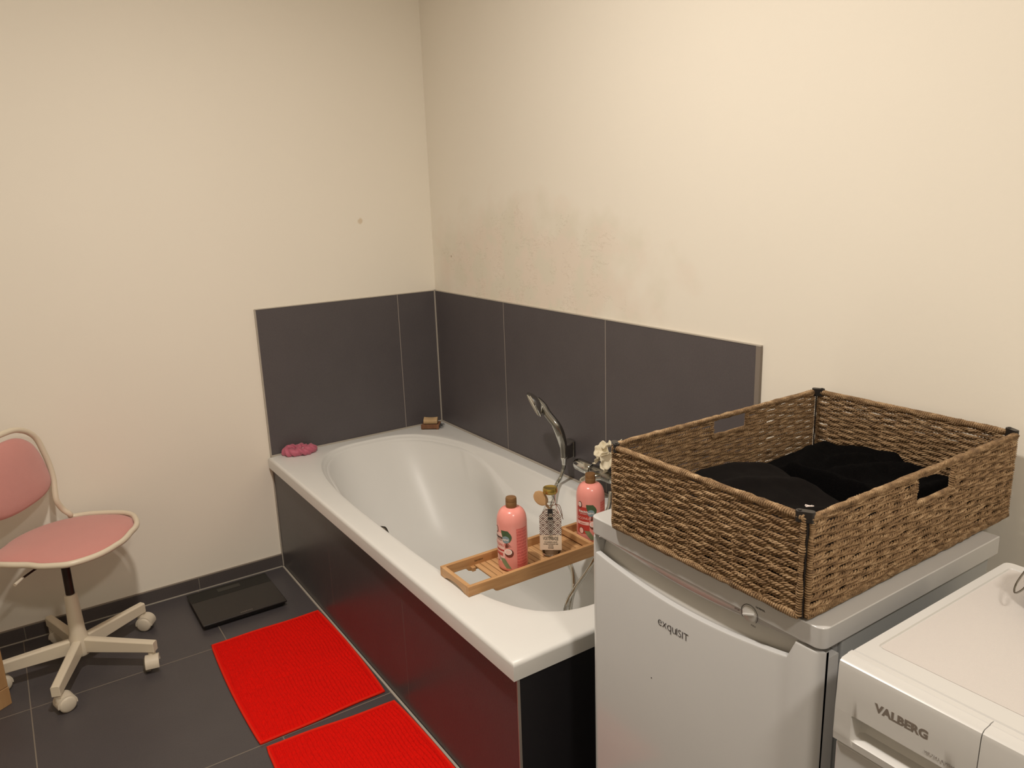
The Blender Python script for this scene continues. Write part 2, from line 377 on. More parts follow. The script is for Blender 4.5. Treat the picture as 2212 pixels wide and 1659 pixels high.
# rim roll, then the armrest (flat ledge at depth da, width A), then the well
prof = [('a', 0, 0, 0, 0), ('a', .0008, .0025, .0025, .0025), ('a', .003, .005, .005, .005), ('a', .008, .007, .008, .008),
        ('b', .12, .011, .05), ('b', .35, .014, .19), ('b', .65, .017, .40), ('b', .88, .019, .55), ('b', .97, .020, .64), ('b', 1.0, .022, .76), ('b', 1.02, .024, .90), ('b', 1.08, .026, .99), ('b', 1.25, .029, 1.04), ('b', 1.5, .034, 1.08),
        ('c', .15, .044, .150, .046, 1.08), ('c', .20, .052, .195, .056, .98), ('c', .25, .061, .24, .070, .85), ('c', .31, .078, .30, .095, .7), ('c', .35, .092, .345, .12, .6), ('c', .375, .114, .385, .15, .5), ('c', .388, .14, .43, .19, .4), ('c', .394, .19, .50, .26, .2), ('c', .395, .25, .62, .4, .1)]
for pr0 in prof:
    r_ = []
    for t in ang:
        x, y = opening(t); Y = cy+y
        bump = ss(-.40, -.97, Y)*(1-ss(-1.30, -1.62, Y)); da = .014+.070*ss(-.36, -.80, Y)
        if pr0[0] == 'a': _, d, ia, fa, ne = pr0; ar = 0
        elif pr0[0] == 'b': _, fd, ia, ar = pr0; d = .009+(da-.004)*fd; fa = .011+d*.85; ne = .010+d*.25
        else: _, d, ia, fa, ne, ar = pr0
        x, y = opening(t, ia, fa, ne)
        side = min(1, abs(x)/(A0*.75)); sg = 1 if x > 0 else -1
        arm = (.105 if sg > 0 else .0)*bump*ar*side
        r_.append(Vector((cx+x-sg*arm, cy+y, H-d)))
    rings.append(r_)
TL(MB().loft(rings, cap0=False).build('tub_shell', M['acryl'], angle=50))
TL(MB().box(-W, -W+.012, -L, -.009, 0, H-.047).build('front_panel', M['tile_apron'], smooth=False))
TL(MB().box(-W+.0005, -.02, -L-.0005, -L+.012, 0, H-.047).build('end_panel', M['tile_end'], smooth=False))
TL(MB().box(-W-.0015, -W+.006, -L-.003, -L+.001, 0, H-.046).build('corner_strip', M['alu'], bevel=.001))
TL(MB().box(-W, -.008, -.0135, -.0085, H-.004, H+.004).box(-.0135, -.0085, -L, -.008, H-.004, H+.004).build('silicone_seal', M['silicone'], bevel=.001))
# overflow knob on the inner side wall
mo = Matrix.Translation((-.712, -.815, .398)) @ Matrix.Rotation(PI/2, 4, 'Y')
TL(MB().lathe([(.001, .0), (.034, .0), (.035, .012), (.034, .03), (.030, .040), (.020, .044), (.001, .045)], 32, mo).build('overflow_knob', M['chrome_dark']))
TL(MB().lathe([(.001, .0), (.032, .0), (.032, .004), (.024, .008), (.001, .010)], 32, Matrix.Translation((-.40, -1.12, .0905))).build('drain_plug', M['chrome']))

# ------------------------------------------------------------------ hand shower, bracket, hose, tap
br = thing('shower_bracket', 'small square chrome bracket on the tiles holding the hand shower', 'bracket', (0, -.985, .6))
def P(o, par):
    o.parent = par; o.matrix_parent_inverse = par.matrix_basis.inverted(); return o
bracket_m = Matrix.Translation((-.009, -.975, .604))
P(MB().box(-.010, 0, -.022, .022, -.030, .030, bracket_m).prism([(-.050, -.030), (-.008, -.020), (-.008, .020), (-.034, .010), (-.050, -.006)], -.028, .026, bracket_m).build('wall_plate', M['chrome_dark'], bevel=.003), br)
P(MB().prism([(-.060, -.040), (-.040, -.042), (-.006, -.020), (-.006, .016), (-.036, .004), (-.060, -.006)], .026, .032, bracket_m).build('holder_arm', M['chrome'], bevel=.0025), br)
sh = thing('hand_shower', 'chrome hand shower with round head standing in its wall bracket', 'shower head', (-.06, -.99, .6))
hb = Vector((-.066, -1.004, .588)); hd = Vector((-.132, -.930, .776)); 
ax = Vector((-.004, .045, .046)).normalized(); nrm = Vector((-.80, .26, -.50)); nrm = (nrm-ax*nrm.dot(ax)).normalized()
dd = (Vector((-.092, -1.0, .715))-hd); dd = (dd-nrm*dd.dot(nrm)).normalized()
path = curve([hb, (-.071, -1.007, .640), (-.083, -1.008, .682), (-.0945, -.999, .712), hd+dd*.052-nrm*.022, hd+dd*.020-nrm*.022, hd-dd*.012-nrm*.014], 7)
N = len(path); rr = [.0112+.0030*math.sin(PI*i/(N-1)) for i in range(N)]
P(MB().tube(path, rr, 24).build('handle', M['chrome_dark']), sh)
tmp_ = path[5]-path[8]
gx = MB(); gp = path[4:25]
gx.tube([p+Vector((-.0035, .004, -.0035)) for p in gp], [.0118*math.sin(PI*(i+.6)/(len(gp)+.2))**.5+.001 for i in range(len(gp))], 20)
P(gx.build('grip_inlay', M['chrome']), sh)
mh = Matrix.Translation(hd) @ nrm.to_track_quat('Z', 'Y').to_matrix().to_4x4()
P(MB().lathe([(.001, -.020), (.022, -.018), (.038, -.010), (.048, .0), (.0495, .003), (.047, .006), (.001, .006)], 48, mh).build('head_body', M['chrome']), sh)
fp = MB().lathe([(.001, .0065), (.041, .0065), (.042, .009), (.036, .0105), (.001, .0115)], 48, mh)
P(fp.build('spray_face', mat('pale_spray_face', (206, 200, 184), .3)), sh)
dn = Vector((.25, .35, -1)).normalized()
P(MB().lathe([(.0078, -.034), (.0085, -.02), (.0115, -.004), (.012, .004)], 20, Matrix.Translation(hb) @ (-dn).to_track_quat('Z', 'Y').to_matrix().to_4x4()).build('hose_nut', M['chrome']), sh)
hose = curve([hb+dn*.03, (-.0620, -.993, .540), (-.078, -.9965, .512), (-.098, -.999, .490), (-.135, -1.032, .450), (-.188, -1.09, .428), (-.238, -1.19, .402), (-.270, -1.296, .358), (-.300, -1.347, .315), (-.330, -1.370, .278),
              (-.362, -1.40, .20), (-.385, -1.435, .13), (-.405, -1.465, .106), (-.415, -1.44, .110), (-.395, -1.40, .19), (-.360, -1.388, .290), (-.315, -1.374, .325), (-.260, -1.390, .399), (-.205, -1.362, .446), (-.142, -1.302, .478), (-.100, -1.280, .500), (-.066, -1.250, .535)], 26)
P_ = MB()
rr = [.0066+.0007*(1 if i % 2 else -1) for i in range(len(hose))]
P_.tube(hose, rr, 12)
tag(P_.build('shower_hose', M['chrome'], angle=80), 'ribbed chrome shower hose hanging from the hand shower into the bathtub', 'hose')
tap = thing('bath_tap', 'chrome wall mixer tap on the dark tiles above the tub edge', 'tap', (0, -1.15, .57))
ty = Matrix.Translation((-.055, -1.052, .578)) @ Matrix.Rotation(PI/2, 4, 'X')
def elong(prof, sx, m_): return MB().lathe([(r, z) for r, z in prof], 32, m_ @ Matrix.Diagonal((sx, 1, 1, 1)))
P(elong([(.001, 0), (.010, .002), (.017, .008), (.0205, .018), (.0215, .045), (.0215, .085), (.018, .090)], 1.0, ty).build('control_knob', M['chrome']), tap)
P(elong([(.016, .0905), (.0185, .10), (.021, .11), (.021, .19), (.018, .198)], 1.0, ty).build('mixer_body', M['chrome_dark']), tap)
P(elong([(.018, .199), (.0215, .205), (.0215, .245), (.018, .262), (.010, .27), (.001, .272)], 1.0, ty).build('control_knob', M['chrome']), tap)
P(MB().tube(curve([(-.050, -1.205, .572), (-.075, -1.195, .577), (-.100, -1.182, .571), (-.122, -1.168, .556)], 6), [.016]*18+[.0135], 16).build('spout', M['chrome']), tap)
for y_ in (-1.155, -1.235):
    P(MB().lathe([(.026, -.001), (.026, .006), (.012, .014), (.012, .042)], 28, Matrix.Translation((-.008, y_, .578)) @ Matrix.Rotation(-PI/2, 4, 'Y')).build('wall_flange', M['chrome']), tap)
pf = thing('bath_pouf', 'cream ruffled bath pouf hanging above the tap behind the wicker basket', 'bath pouf', (-.05, -1.235, .64))
def ruffle(c, R, seed, tilt, n=60):
    rnd = random.Random(seed); mb = MB(); ph = rnd.random()*6
    rg = []
    for j in range(7):
        f = j/6; row = []
        for k in range(n):
            a = 2*PI*k/n; wv = math.sin(a*5+ph)*.18*f*f+math.sin(a*9+ph*2)*.07*f*f
            rad = R*(.1+.9*f)*(1+.12*math.sin(a*3+ph)); row.append(tilt @ Vector((rad*math.cos(a), rad*math.sin(a), R*(wv+.45*f*f)))+Vector(c))
        rg.append(row)
    mb.loft(rg, cap0=True, cap1=False); return mb
for i, (dx, dy, dz, R_, ex, ez) in enumerate(((-.02, .022, -.004, .026, 1.2, .4), (-.02, .008, .022, .027, .9, 1.4), (-.018, -.012, .0, .028, 1.5, 2.2), (-.006, .0, .034, .024, .3, .3), (-.02, -.008, -.022, .024, 2.0, .2))):
    o = ruffle((-.055+dx, -1.232+dy, .648+dz), R_, i, Matrix.Rotation(ez-1.2, 3, 'Z') @ Matrix.Rotation(-ex, 3, 'Y')).build('ruffle', M['pouf'])
    so = o.modifiers.new('thick', 'SOLIDIFY'); so.thickness = .0012; P(o, pf)
P(MB().tube(curve([(-.008, -1.24, .70), (-.03, -1.235, .685), (-.055, -1.232, .655)], 5), .0015, 8).build('hanging_cord', M['pouf']), pf)

# ------------------------------------------------------------------ scrunchie and soap on the rim
R_ = []
for i in range(120):
    a = 2*PI*i/120; px_, py_ = .050*math.cos(a), .026*math.sin(a)
    row = []
    for k in range(26):
        b = 2*PI*k/26
        rf = .0135*(1+.20*math.sin(a*9+math.sin(a*3)*1.5+b*2)+.14*math.sin(a*17+b*3)+.12*noise.noise(Vector((math.cos(a)*2.5, math.sin(a)*2.5, b))))
        if math.sin(a) > 0: rf *= 1.1
        row.append((px_+math.cos(b)*rf*math.cos(a)*1.15, py_+math.cos(b)*rf*math.sin(a)*1.15, max(.0155+math.sin(b)*rf*1.15, .0005)))
    R_.append(row)
R_.append(R_[0])
scr = MB().loft(R_, cap0=False, cap1=False).build('scrunchie', M['scrunch'], loc=(-.695, -.052, H), rotz=-.28, angle=85)
tag(scr, 'crumpled dusty pink hair scrunchie on the left corner of the tub rim', 'scrunchie')
for a_, b_ in ((.55, 1.1), (1.55, 1.5), (2.4, 1.3), (5.0, 1.6)):
    MB().sphere((.050*math.cos(a_), .026*math.sin(a_), .031), .0018, 10, 6).build('pearl_bead', M['pearl'], parent=scr)
ds = thing('soap_dish', 'small brown wooden soap dish in the tiled corner of the tub rim', 'soap dish', (-.105, -.083, H), rz=math.radians(-38))
sl = MB()
sl.box(-.040, .040, -.028, -.022, .004, .024)
for k in range(5): sl.box(-.040, .040, -.021+k*.011, -.013+k*.011, .006+.0015*k, .016+.0015*k)
sl.build('slats', M['soapdish'], parent=ds, bevel=.0015)
MB().box(-.034, -.028, -.026, .03, 0, .008).box(.028, .034, -.026, .03, 0, .008).build('feet', M['soapdish'], parent=ds)
bs = MB()
for k in range(16):
    y_ = -.022+k*.0032; bs.tube([(.038, y_, .014+.001*(k % 3)), (.050+.003*(k % 4), y_+.002*((k*7) % 5-2), .009+.003*(k % 3))], .0008, 5)
bs.build('bristles', M['blk_pl'], parent=ds)
sb = MB()
rg = []
for i in range(13):
    x = -.031+.062*i/12; sag = .004*math.cos((x/.031)*PI/2)
    rg.append([(x, -.012, .0215), (x, -.014, .036), (x, -.008, .043-sag), (x, .010, .050-sag), (x, .016, .045), (x, .014, .0235)])
so_ = sb.loft(rg).build('soap_bar', M['soap'], loc=(-.105, -.083, H), rotz=math.radians(-38), bevel=.003)
tag(so_, 'tan bar of soap lying on the brown wooden soap dish', 'soap')

# ------------------------------------------------------------------ bamboo bath tray and bottles
ty0, ty1, tx0, tx1, tz = -1.478, -1.328, -.742, -.042, .514
tray = thing('bath_tray', 'narrow bamboo bath tray with slats laid across the bathtub', 'bath tray', (-.4, -1.4, H))
def side_poly():      # x,z outline of a long side board (deep in the middle, shallow over the rims)
    return [(tx0, tz), (tx0, H+.0008), (-.672, H+.0008), (-.665, H-.001), (-.660, H-.008), (-.653, H-.0105), (-.155, H-.0105), (-.147, H-.008), (-.140, H+.0008), (tx1, H+.0008), (tx1, tz)]
def xz(poly, y0, y1):
    n = len(poly); return [(x, y0, z) for x, z in poly]+[(x, y1, z) for x, z in poly], [tuple(range(n)), tuple(reversed(range(n, 2*n)))]+[(i, n+i, n+(i+1) % n, (i+1) % n) for i in range(n)]
for (a, b) in ((ty0, ty0+.011), (ty1-.011, ty1)):
    P(MB().add(*xz(side_poly(), a, b)).build('side_board', M['bamboo'], bevel=.0012, angle=30), tray)
for xa in (tx0, tx1-.012):
    yy0, yy1 = ty0+.0112, ty1-.0112
    poly = [(yy0, tz), (yy0, H+.0008)]+[(yy0+.012+(yy1-yy0-.024)*k/10, H+.0008+.010*math.sin(PI*k/10)**.6) for k in range(11)]+[(yy1, H+.0008), (yy1, tz)]
    n = len(poly); vv = [(xa, y, z) for y, z in poly]+[(xa+.012, y, z) for y, z in poly]
    P(MB().add(vv, [tuple(reversed(range(n))), tuple(range(n, 2*n))]+[(i, (i+1) % n, n+(i+1) % n, n+i) for i in range(n)]).build('end_board', M['bamboo_y'], bevel=.0012, angle=30), tray)
for xa in (-.334,):
    P(MB().box(xa, xa+.012, ty0+.0112, ty1-.0112, .495, tz).build('divider', M['bamboo_y'], bevel=.001), tray)
x = -.640; k = 0
while x < -.16:
    P(MB().box(x, x+.0160, ty0+.0112, ty1-.0112, .4855, .4905).build('slat', M['bamboo_y'], bevel=.001), tray)
    x += .0180; k += 1
P(MB().box(-.655, -.643, ty1-.024, ty1-.0112, .4780, .4905).build('end_rail', M['bamboo'], bevel=.002), tray)
# burn mark stamped on the inner side of the far board
tv, tf = text_mesh('bamboo', .0085, .0001)
P(MB().add([(v.x-.640, ty1-.0113, v.y+.4995) for v in tv], tf).build('stamped_mark', M['black_ink'], smooth=False), tray)

def shampoo(name, label, x, y, rot, front):
    """rot = azimuth of the NEW badge"""
    t = thing(name, label, 'bottle', (x, y, .4905), 0, None)
    r = .0415
    pr = [(.001, .0005), (.030, .0005), (.037, .002), (.0405, .006), (r, .012), (r, .134)]
    for k in range(1, 9):
        a = k/8*PI/2; pr.append((.0165+(r-.0165)*math.cos(a)**.85, .134+.040*math.sin(a)))
    pr += [(.0135, .176), (.0135, .180), (.001, .180)]
    MB().lathe(pr, 56).build('bottle_body', M['bot_pink'], parent=t)
    MB().lathe([(.001, .1755), (.0148, .1755), (.0152, .177), (.0152, .1905), (.0148, .191), (.0148, .192), (.0152, .1925), (.0150, .200), (.0138, .2028), (.001, .203)], 40).build('cap', M['cap_brown'], parent=t)
    def wrap(pts2, lift):  # (u metres along surface, z)
        out = []
        for u, z in pts2:
            a = rot+u/r; out.append(((r+lift)*math.cos(a), (r+lift)*math.sin(a), z))
        return out
    def patch(name, m, f, lift, z0, z1, nz=14, nu=14):
        """f(z) -> (u0, u1)"""
        g = []
        for i in range(nz+1):
            z = z0+(z1-z0)*i/nz; u0, u1 = f((z-z0)/(z1-z0)); g.append(wrap([(u0+(u1-u0)*k/nu, z) for k in range(nu+1)], lift))
        mb = MB(); mb.v = [p for row in g for p in row]; n = nu+1
        mb.f = [(i*n+k, i*n+k+1, (i+1)*n+k+1, (i+1)*n+k) for i in range(nz) for k in range(nu)]
        return mb.build(name, m, parent=t)
    D = math.radians
    def ell(uc, w_, ): return lambda f: (uc-w_*math.sqrt(max(0, 1-(2*f-1)**2)), uc+w_*math.sqrt(max(0, 1-(2*f-1)**2)))
    base_panel, ink = (M['p_red'], M['p_white']) if front == 'red' else (M['p_lpink'], M['black_ink'])
    patch('label_panel', base_panel, lambda f: (-.046, -.0045-.004*ss(.8, 1, f)), .00015, .030, .112)
    patch('label_stripe', M['p_lpink'] if front == 'red' else M['p_red'], lambda f: (-.046, -.006), .0003, .058 if front == 'red' else .060, .068 if front == 'red' else .065)
    if front != 'red': patch('label_stripe', M['p_dpink'], lambda f: (-.046, -.010), .0003, .046, .055)
    # green leaf, badge, coconuts
    patch('leaf_print', M['p_green'], lambda f: (-.014+.012*(1-f)**2*1.0, .004+.013*math.sin(PI*min(1, .15+f*.8))), .0004, .088, .121)
    patch('badge_print', M['p_blue'], ell(0, .0105), .0006, .085, .106)
    patch('coconut_print', M['p_brown'], ell(-.034, .0075), .0004, .108, .129); patch('coconut_flesh_print', M['p_white'], ell(-.035, .0055), .0006, .1115, .1265)
    patch('coconut_flesh_print', M['p_lpink'], ell(-.035, .0035), .0008, .1145, .1235)
    patch('coconut_print', M['p_brown'], ell(.0085, .0125), .0004, .044, .070); patch('coconut_flesh_print', M['p_white'], ell(.006, .0105), .0006, .052, .0695)
    patch('coconut_flesh_print', M['p_lpink'], ell(.006, .0078), .0008, .0545, .067)
    patch('coconut_print', M['p_brown'], ell(-.030, .0085), .0004, .028, .050); patch('coconut_flesh_print', M['p_lpink'], ell(-.030, .0068), .0006, .030, .048)
    patch('leaf_print', M['p_lgreen'], lambda f: (-.012+.020*(1-f)**1.2-.008, -.004+.018*(1-f)), .0005, .012, .040)
    for j in range(6):
        patch('grass_print', M['p_brown'], (lambda jj: lambda f: (-.002+f*(.018-.003*jj), .0005-.001*f+f*(.018-.003*jj)+.0006))(j), .0004, .072, .076+.0028*j, 4, 2)
    # back text block: a darker panel printed with pale lines
    patch('text_panel', mat_block, lambda f: (.030, .066), .0002, .012, .126, 20, 12)
    def word(s, size, uc, z, m, lift=.0009, bold=0):
        tv, tf = text_mesh(s, size, .00005, bold=bold); w_ = width(tv); x0 = min(v.x for v in tv)
        MB().add([tuple(wrap([(uc+(v.x-x0-w_/2), z+v.y)], lift+v.z)[0]) for v in tv], tf).build('lettering', m, parent=t, smooth=False)
    word('NEW', .0075, 0, .0928, M['p_white'], .0012, .0002)
    word('inecto', .0118, -.024, .096, ink, bold=.0003)
    word('NATURALS', .0045, -.023, .0905, ink)
    word('COCONUT', .0105, -.0255, .075, M['p_dpink'] if front != 'red' else M['p_lpink'])
    word('shampoo' if front == 'red' else 'conditioner', .005, -.025, .0615, M['p_red'])
    return t
def block_mat():
    m = mat('printed_text_block', (216, 104, 96), .3); k = NT(m)
    tc = k.n('ShaderNodeTexCoord'); sp = k.n('ShaderNodeSeparateXYZ'); k.l(tc.outputs['Object'], sp.inputs[0])
    ln = k.math('GREATER_THAN', k.math('FRACT', k.math('MULTIPLY', sp.outputs[2], 115.0)), .80)
    mp = k.n('ShaderNodeMapping'); mp.inputs['Scale'].default_value = (900, 900, 230); k.l(tc.outputs['Object'], mp.inputs[0])
    nz = k.n('ShaderNodeTexNoise', i_Scale=1.0); k.l(mp.outputs[0], nz.inputs[0])
    wd = k.math('GREATER_THAN', nz.outputs[0], .52)
    c = k.mix(k.math('MULTIPLY', wd, .55), s2l((222, 110, 102)), s2l((176, 66, 62))); c = k.mix(ln, c, s2l((236, 134, 122)))
    k.l(c, k.b.inputs['Base Color']); return m
mat_block = block_mat()
VA = math.atan2(-3.0574+1.41, -1.6297+.57)
shampoo('conditioner_bottle', 'pink bottle with bronze cap at the left end of the bamboo tray', -.558, -1.410, VA-math.radians(26), 'pink')
VB = math.atan2(-3.0574+1.40, -1.6297+.30)
shampoo('shampoo_bottle', 'pink bottle with red front label on the tray, partly hidden by the fridge', -.277, -1.404, VB+math.radians(1), 'red')

gb = thing('bath_salt_bottle', 'small clear glass bottle with gold lid and chevron-patterned card tag', 'bottle', (-.430, -1.415, .4905))
MB().lathe([(.001, .0005), (.022, .0005), (.026, .003), (.0275, .010), (.0275, .105), (.0255, .122), (.018, .140), (.0150, .152), (.0145, .172), (.0155, .176), (.0155, .184), (.0135, .184), (.0130, .153),
            (.016, .139), (.0235, .121), (.0255, .104), (.0255, .010), (.022, .0055), (.001, .005)], 48).build('glass_body', M['glass'], parent=gb)
MB().lathe([(.001, .185), (.0195, .185), (.0205, .187), (.0205, .196), (.0190, .2005), (.0170, .2008), (.0160, .2003), (.001, .2003)], 40).build('lid', M['gold'], parent=gb)
MB().lathe([(.001, .0052), (.0215, .0056), (.0252, .0102), (.0252, .098), (.023, .104), (.001, .107)], 40).build('bath_salt', M['salt'], parent=gb)
ga = math.atan2(-3.0574+1.415, -1.6297+.430)
tagm = Matrix.Rotation(ga+PI/2-.06, 4, 'Z') @ Matrix.Translation((0, .001, .0175)) @ Matrix.Rotation(math.radians(-3), 4, 'X') @ Matrix.Diagonal((1.07, 1, 1, 1))
# local frame of the tag: x right, -y towards the viewer, z up
tg = bpy.data.objects.new('card_tag', None)
poly = [(-.0285, .006), (.0285, .006), (.0285, .105), (.014, .127), (-.014, .127), (-.0285, .105)]
def tagobj(name, mb, m, y=-.0305): 
    o = mb.build(name, m, smooth=False); o.matrix_local = tagm @ Matrix.Translation((0, y, 0)); o.parent = gb; return o
tagobj('card_tag', MB().add(*xz([(x, z) for x, z in poly], 0, .0006)), M['kraft'])
tagobj('chevron_print', MB().add(*xz([(-.0285, .050), (.0285, .050), (.0285, .105), (.014, .127), (-.014, .127), (-.0285, .105)], -.0003, -.0001)), M['chevron'])
tagobj('logo_patch', MB().add(*xz([(-.0065, .096), (.0065, .096), (.0065, .127), (-.0065, .127)], -.0006, -.0004)), M['black_ink'])
lg = MB()
for i, s in enumerate(('DE', 'VOET')):
    tv, tf = text_mesh(s, .0055 if i else .007, .0001); w_ = width(tv); lg.add([(v.x-w_/2, -.0008-v.z, .108-i*.0055+v.y) for v in tv], tf)
tagobj('logo_lettering', lg, M['kraft'])
ws = MB()
tv, tf = text_mesh('VOETENBADJE', .0118, .0001); w_ = width(tv); ws.add([((v.x-w_/2)*.040/w_, -.0005-v.z, .0355+v.y*1.25) for v in tv], tf)
for i, s in enumerate(('WAT IS LEKKERDER NA EEN DAG', 'DAN HERRLICH ONTSPANNEN MET VOETEN', 'IN EEN VOETEN', 'BADJE')):
    tv, tf = text_mesh(s, .0034, .0001, bold=.00008); w_ = width(tv); w2 = (.034, .038, .013, .014)[i]; ws.add([((v.x-w_/2)*w2/w_, -.0005-v.z, .0285-i*.0057+v.y) for v in tv], tf)
tagobj('lettering', ws, M['black_ink'])
# wooden spoon tied to the neck
sm = tagm @ Matrix.Translation((-.0245, -.014, .152)) @ Matrix.Rotation(math.radians(-38), 4, 'Y')
sp_ = MB(); rg = []
for i in range(15):
    f = -1+2*i/14; hw = .0175*math.sqrt(max(1-f*f, .004))
    rg.append([(hw*math.cos(2*PI*k/16), .0035*math.sin(2*PI*k/16)*(1 if math.sin(2*PI*k/16) > 0 else .4)*math.sqrt(max(1-f*f, .01)), f*.0235) for k in range(16)])
sp_.loft(rg); sp_.tube([(0, 0, -.022), (0, .001, -.05), (0, .001, -.085)], .0032, 10)
o = sp_.build('wooden_spoon', M['spoonwood']); o.matrix_local = sm; o.parent = gb
tw = MB()
tw.tube([(.0145*math.cos(a), .0145*math.sin(a), .152) for a in [2*PI*i/24 for i in range(24)]], .0010, 6, closed=True)
tagz = tagm @ Matrix.Translation((0, 0, -.0175))
tw.tube([tagz @ Vector(p) for p in curve([(.012, -.012, .152), (.020, -.020, .148), (.026, -.024, .135), (.033, -.024, .112)], 6)], .0010, 6)
tw.tube([tagm @ Vector(p) for p in curve([(.012, -.014, .152), (.008, -.030, .142), (.001, -.0335, .128)], 6)], .0010, 6)
tw.tube([tagz @ Vector(p) for p in curve([(.012, -.014, .152), (.024, -.018, .150), (.030, -.018, .128), (.031, -.02, .115)], 6)], .0010, 6)
tw.build('twine', M['twine'], parent=gb)

# ------------------------------------------------------------------ office chair
hubx, huby = -1.577, -.317
ch = thing('desk_chair', 'pink upholstered swivel chair with cream tube frame and five castors', 'chair', (hubx, huby, 0))
base = MB().lathe([(.001, .052), (.030, .052), (.033, .060), (.031, .100), (.0245, .135), (.0195, .262), (.0185, .268), (.001, .268)], 32)
base.build('base_column', M['cream_metal'], parent=ch)
MB().lathe([(.001, .26), (.0132, .26), (.0132, .41), (.001, .41)], 28).build('gas_lift', M['gaslift'], parent=ch)
def leg_():
    r_ = []
    for i in range(9):
        f = i/8; x = .018+.243*f; hw = .0140-.001*f; zt_ = .110-.013*f; zb = .061+.001*f
        r_.append([(x, -hw, zb), (x, hw, zb), (x, hw, zt_-.004), (x, hw*.65, zt_), (x, -hw*.65, zt_), (x, -hw, zt_-.004)])
    return MB().loft(r_)
leg_me = None
for i, (a, cr) in enumerate(((-38, 78), (34, 150), (106, 165), (178, 200), (250, 196))):
    if leg_me is None: lo = leg_().build('leg', M['cream_metal'], parent=ch, bevel=.002, angle=50); leg_me = lo
    else: lo = leg_me.copy(); C.objects.link(lo)
    lo.rotation_euler[2] = math.radians(a)
    co = math.radians(a)
    ca = bpy.data.objects.new('castor', None); C.objects.link(ca); ca.parent = ch
    ca.location = (.245*math.cos(co), .245*math.sin(co), 0); ca.rotation_euler[2] = math.radians(cr); ca.scale = (1.12, 1.12, 1.12)
    # hood and fork, wheels off-centre behind the pivot
    hood = MB(); rg = []
    for yy in (-.019, -.0185, -.0075, .0075, .0185, .019):
        rr_ = .0255 if abs(yy) < .0189 else .024
        arc = [(-.014+rr_*math.cos(t), yy, .023+rr_*math.sin(t)) for t in [math.radians(-10+200*j/14) for j in range(15)]]
        inn = [(-.014+(.0215 if abs(yy) > .0076 else .010)*math.cos(t), yy, .023+(.0215 if abs(yy) > .0076 else .010)*math.sin(t)) for t in [math.radians(190-200*j/14) for j in range(15)]]
        rg.append(arc+inn)
    hood.loft(rg); hood.lathe([(.0105, .036), (.0105, .052), (.006, .053)], 20)
    if i == 0: h0 = hood.build('hood', M['cream_pl'], parent=ca, angle=50); w0 = None
    else: hh = h0.copy(); C.objects.link(hh); hh.parent = ca
    for sgn in (-1, 1):
        if w0 is None:
            mw = Matrix.Translation((-.014, 0, .0225)) @ Matrix.Rotation(PI/2, 4, 'X')
            wb = MB().lathe([(.001, .007), (.020, .007), (.0222, .009), (.0222, .019), (.0205, .0215), (.017, .0235), (.001, .0248)], 32, mw)
            w0 = wb.build('wheel', M['cream_pl'], parent=ca); w0.scale = (1, sgn, 1)
        else:
            ww = w0.copy(); C.objects.link(ww); ww.parent = ca; ww.scale = (1, -sgn, 1)
# seat: round, centre c; back upright plane through Mb
sc_ = Vector((-1.527-hubx, -.285-huby, 0)); phi = Vector((.8, -.6, 0)); nn = Vector((.6, .8, 0)); zs = .437
def seat_pt(a, r, z):     # a measured from the front direction phi towards nn
    return sc_+(phi*math.cos(a)*r+nn*math.sin(a)*r)+Vector((0, 0, z))
RP = [(10, .184), (30, .207), (42, .213), (63, .210), (92, .214), (125, .216), (160, .225), (178, .250), (194, .246), (206, .215), (218, .194), (241, .196), (259, .201), (277, .186), (305, .164), (337, .157), (370, .184)]
def rad_(a):
    d = (math.degrees(a)+math.degrees(math.atan2(-.6, .8))) % 360        # world azimuth of the rim point
    if d < 10: d += 360
    for (a0, r0), (a1, r1) in zip(RP, RP[1:]):
        if a0 <= d <= a1: t = (d-a0)/(a1-a0); t = t*t*(3-2*t)*.4+t*.6; return r0+(r1-r0)*t
    return .2
def zed(a, r): f = math.cos(a)*r/.21; return zs-.004*max(f, 0)**2+.008*max(-f, 0)
tl = Matrix.Rotation(0, 3, 'Z')
th = math.radians(8); upv = Vector((0, 0, 1))*math.cos(th)-phi*math.sin(th)
Mb = Vector((-1.635-hubx, -.2-huby, .45))
def bk(w_, h_): return Mb+nn*w_+upv*h_
back_half = [(.148, .030), (.134, .066), (.140, .100), (.152, .140), (.155, .190), (.149, .237), (.137, .288), (.114, .318), (.080, .339), (.03, .352)]
pts = [seat_pt(math.radians(a), rad_(math.radians(a)), zed(math.radians(a), rad_(math.radians(a)))) for a in range(-126, 127, 12)]
right = [bk(w_, h_) for w_, h_ in back_half]; left = [bk(-w_-.048, h_) for w_, h_ in reversed(back_half)]
loop = pts+[bk(.158, .006)+phi*.012]+right+left+[bk(-.222, .006)+phi*.012]
MB().tube(curve(loop, 5, closed=True), .0095, 14, closed=True).build('tube_frame', M['cream_metal'], parent=ch)
def pad(n=72):
    rg = []
    for (f, dz, side) in ((.05, .022, 1), (.3, .021, 1), (.55, .017, 1), (.75, .011, 1), (.88, .005, 1), (.945, -.002, 1), (.955, -.008, 1), (.93, -.014, 0), (.6, -.016, 0), (.05, -.016, 0)):
        rg.append([seat_pt(2*PI*k/n, (rad_(2*PI*k/n))*f, zed(2*PI*k/n, rad_(2*PI*k/n)*f)+dz) for k in range(n)])
    return MB().loft(list(reversed(rg)))
pad().build('seat_cushion', M['pink_fab'], parent=ch, angle=80)
MB().lathe([(.001, -.016), (.07, -.016), (.075, -.02), (.05, -.034), (.02, -.05), (.001, -.05)][::-1], 32, Matrix.Translation((0, 0, zs-.002))).build('seat_plate', M['gaslift'], parent=ch)
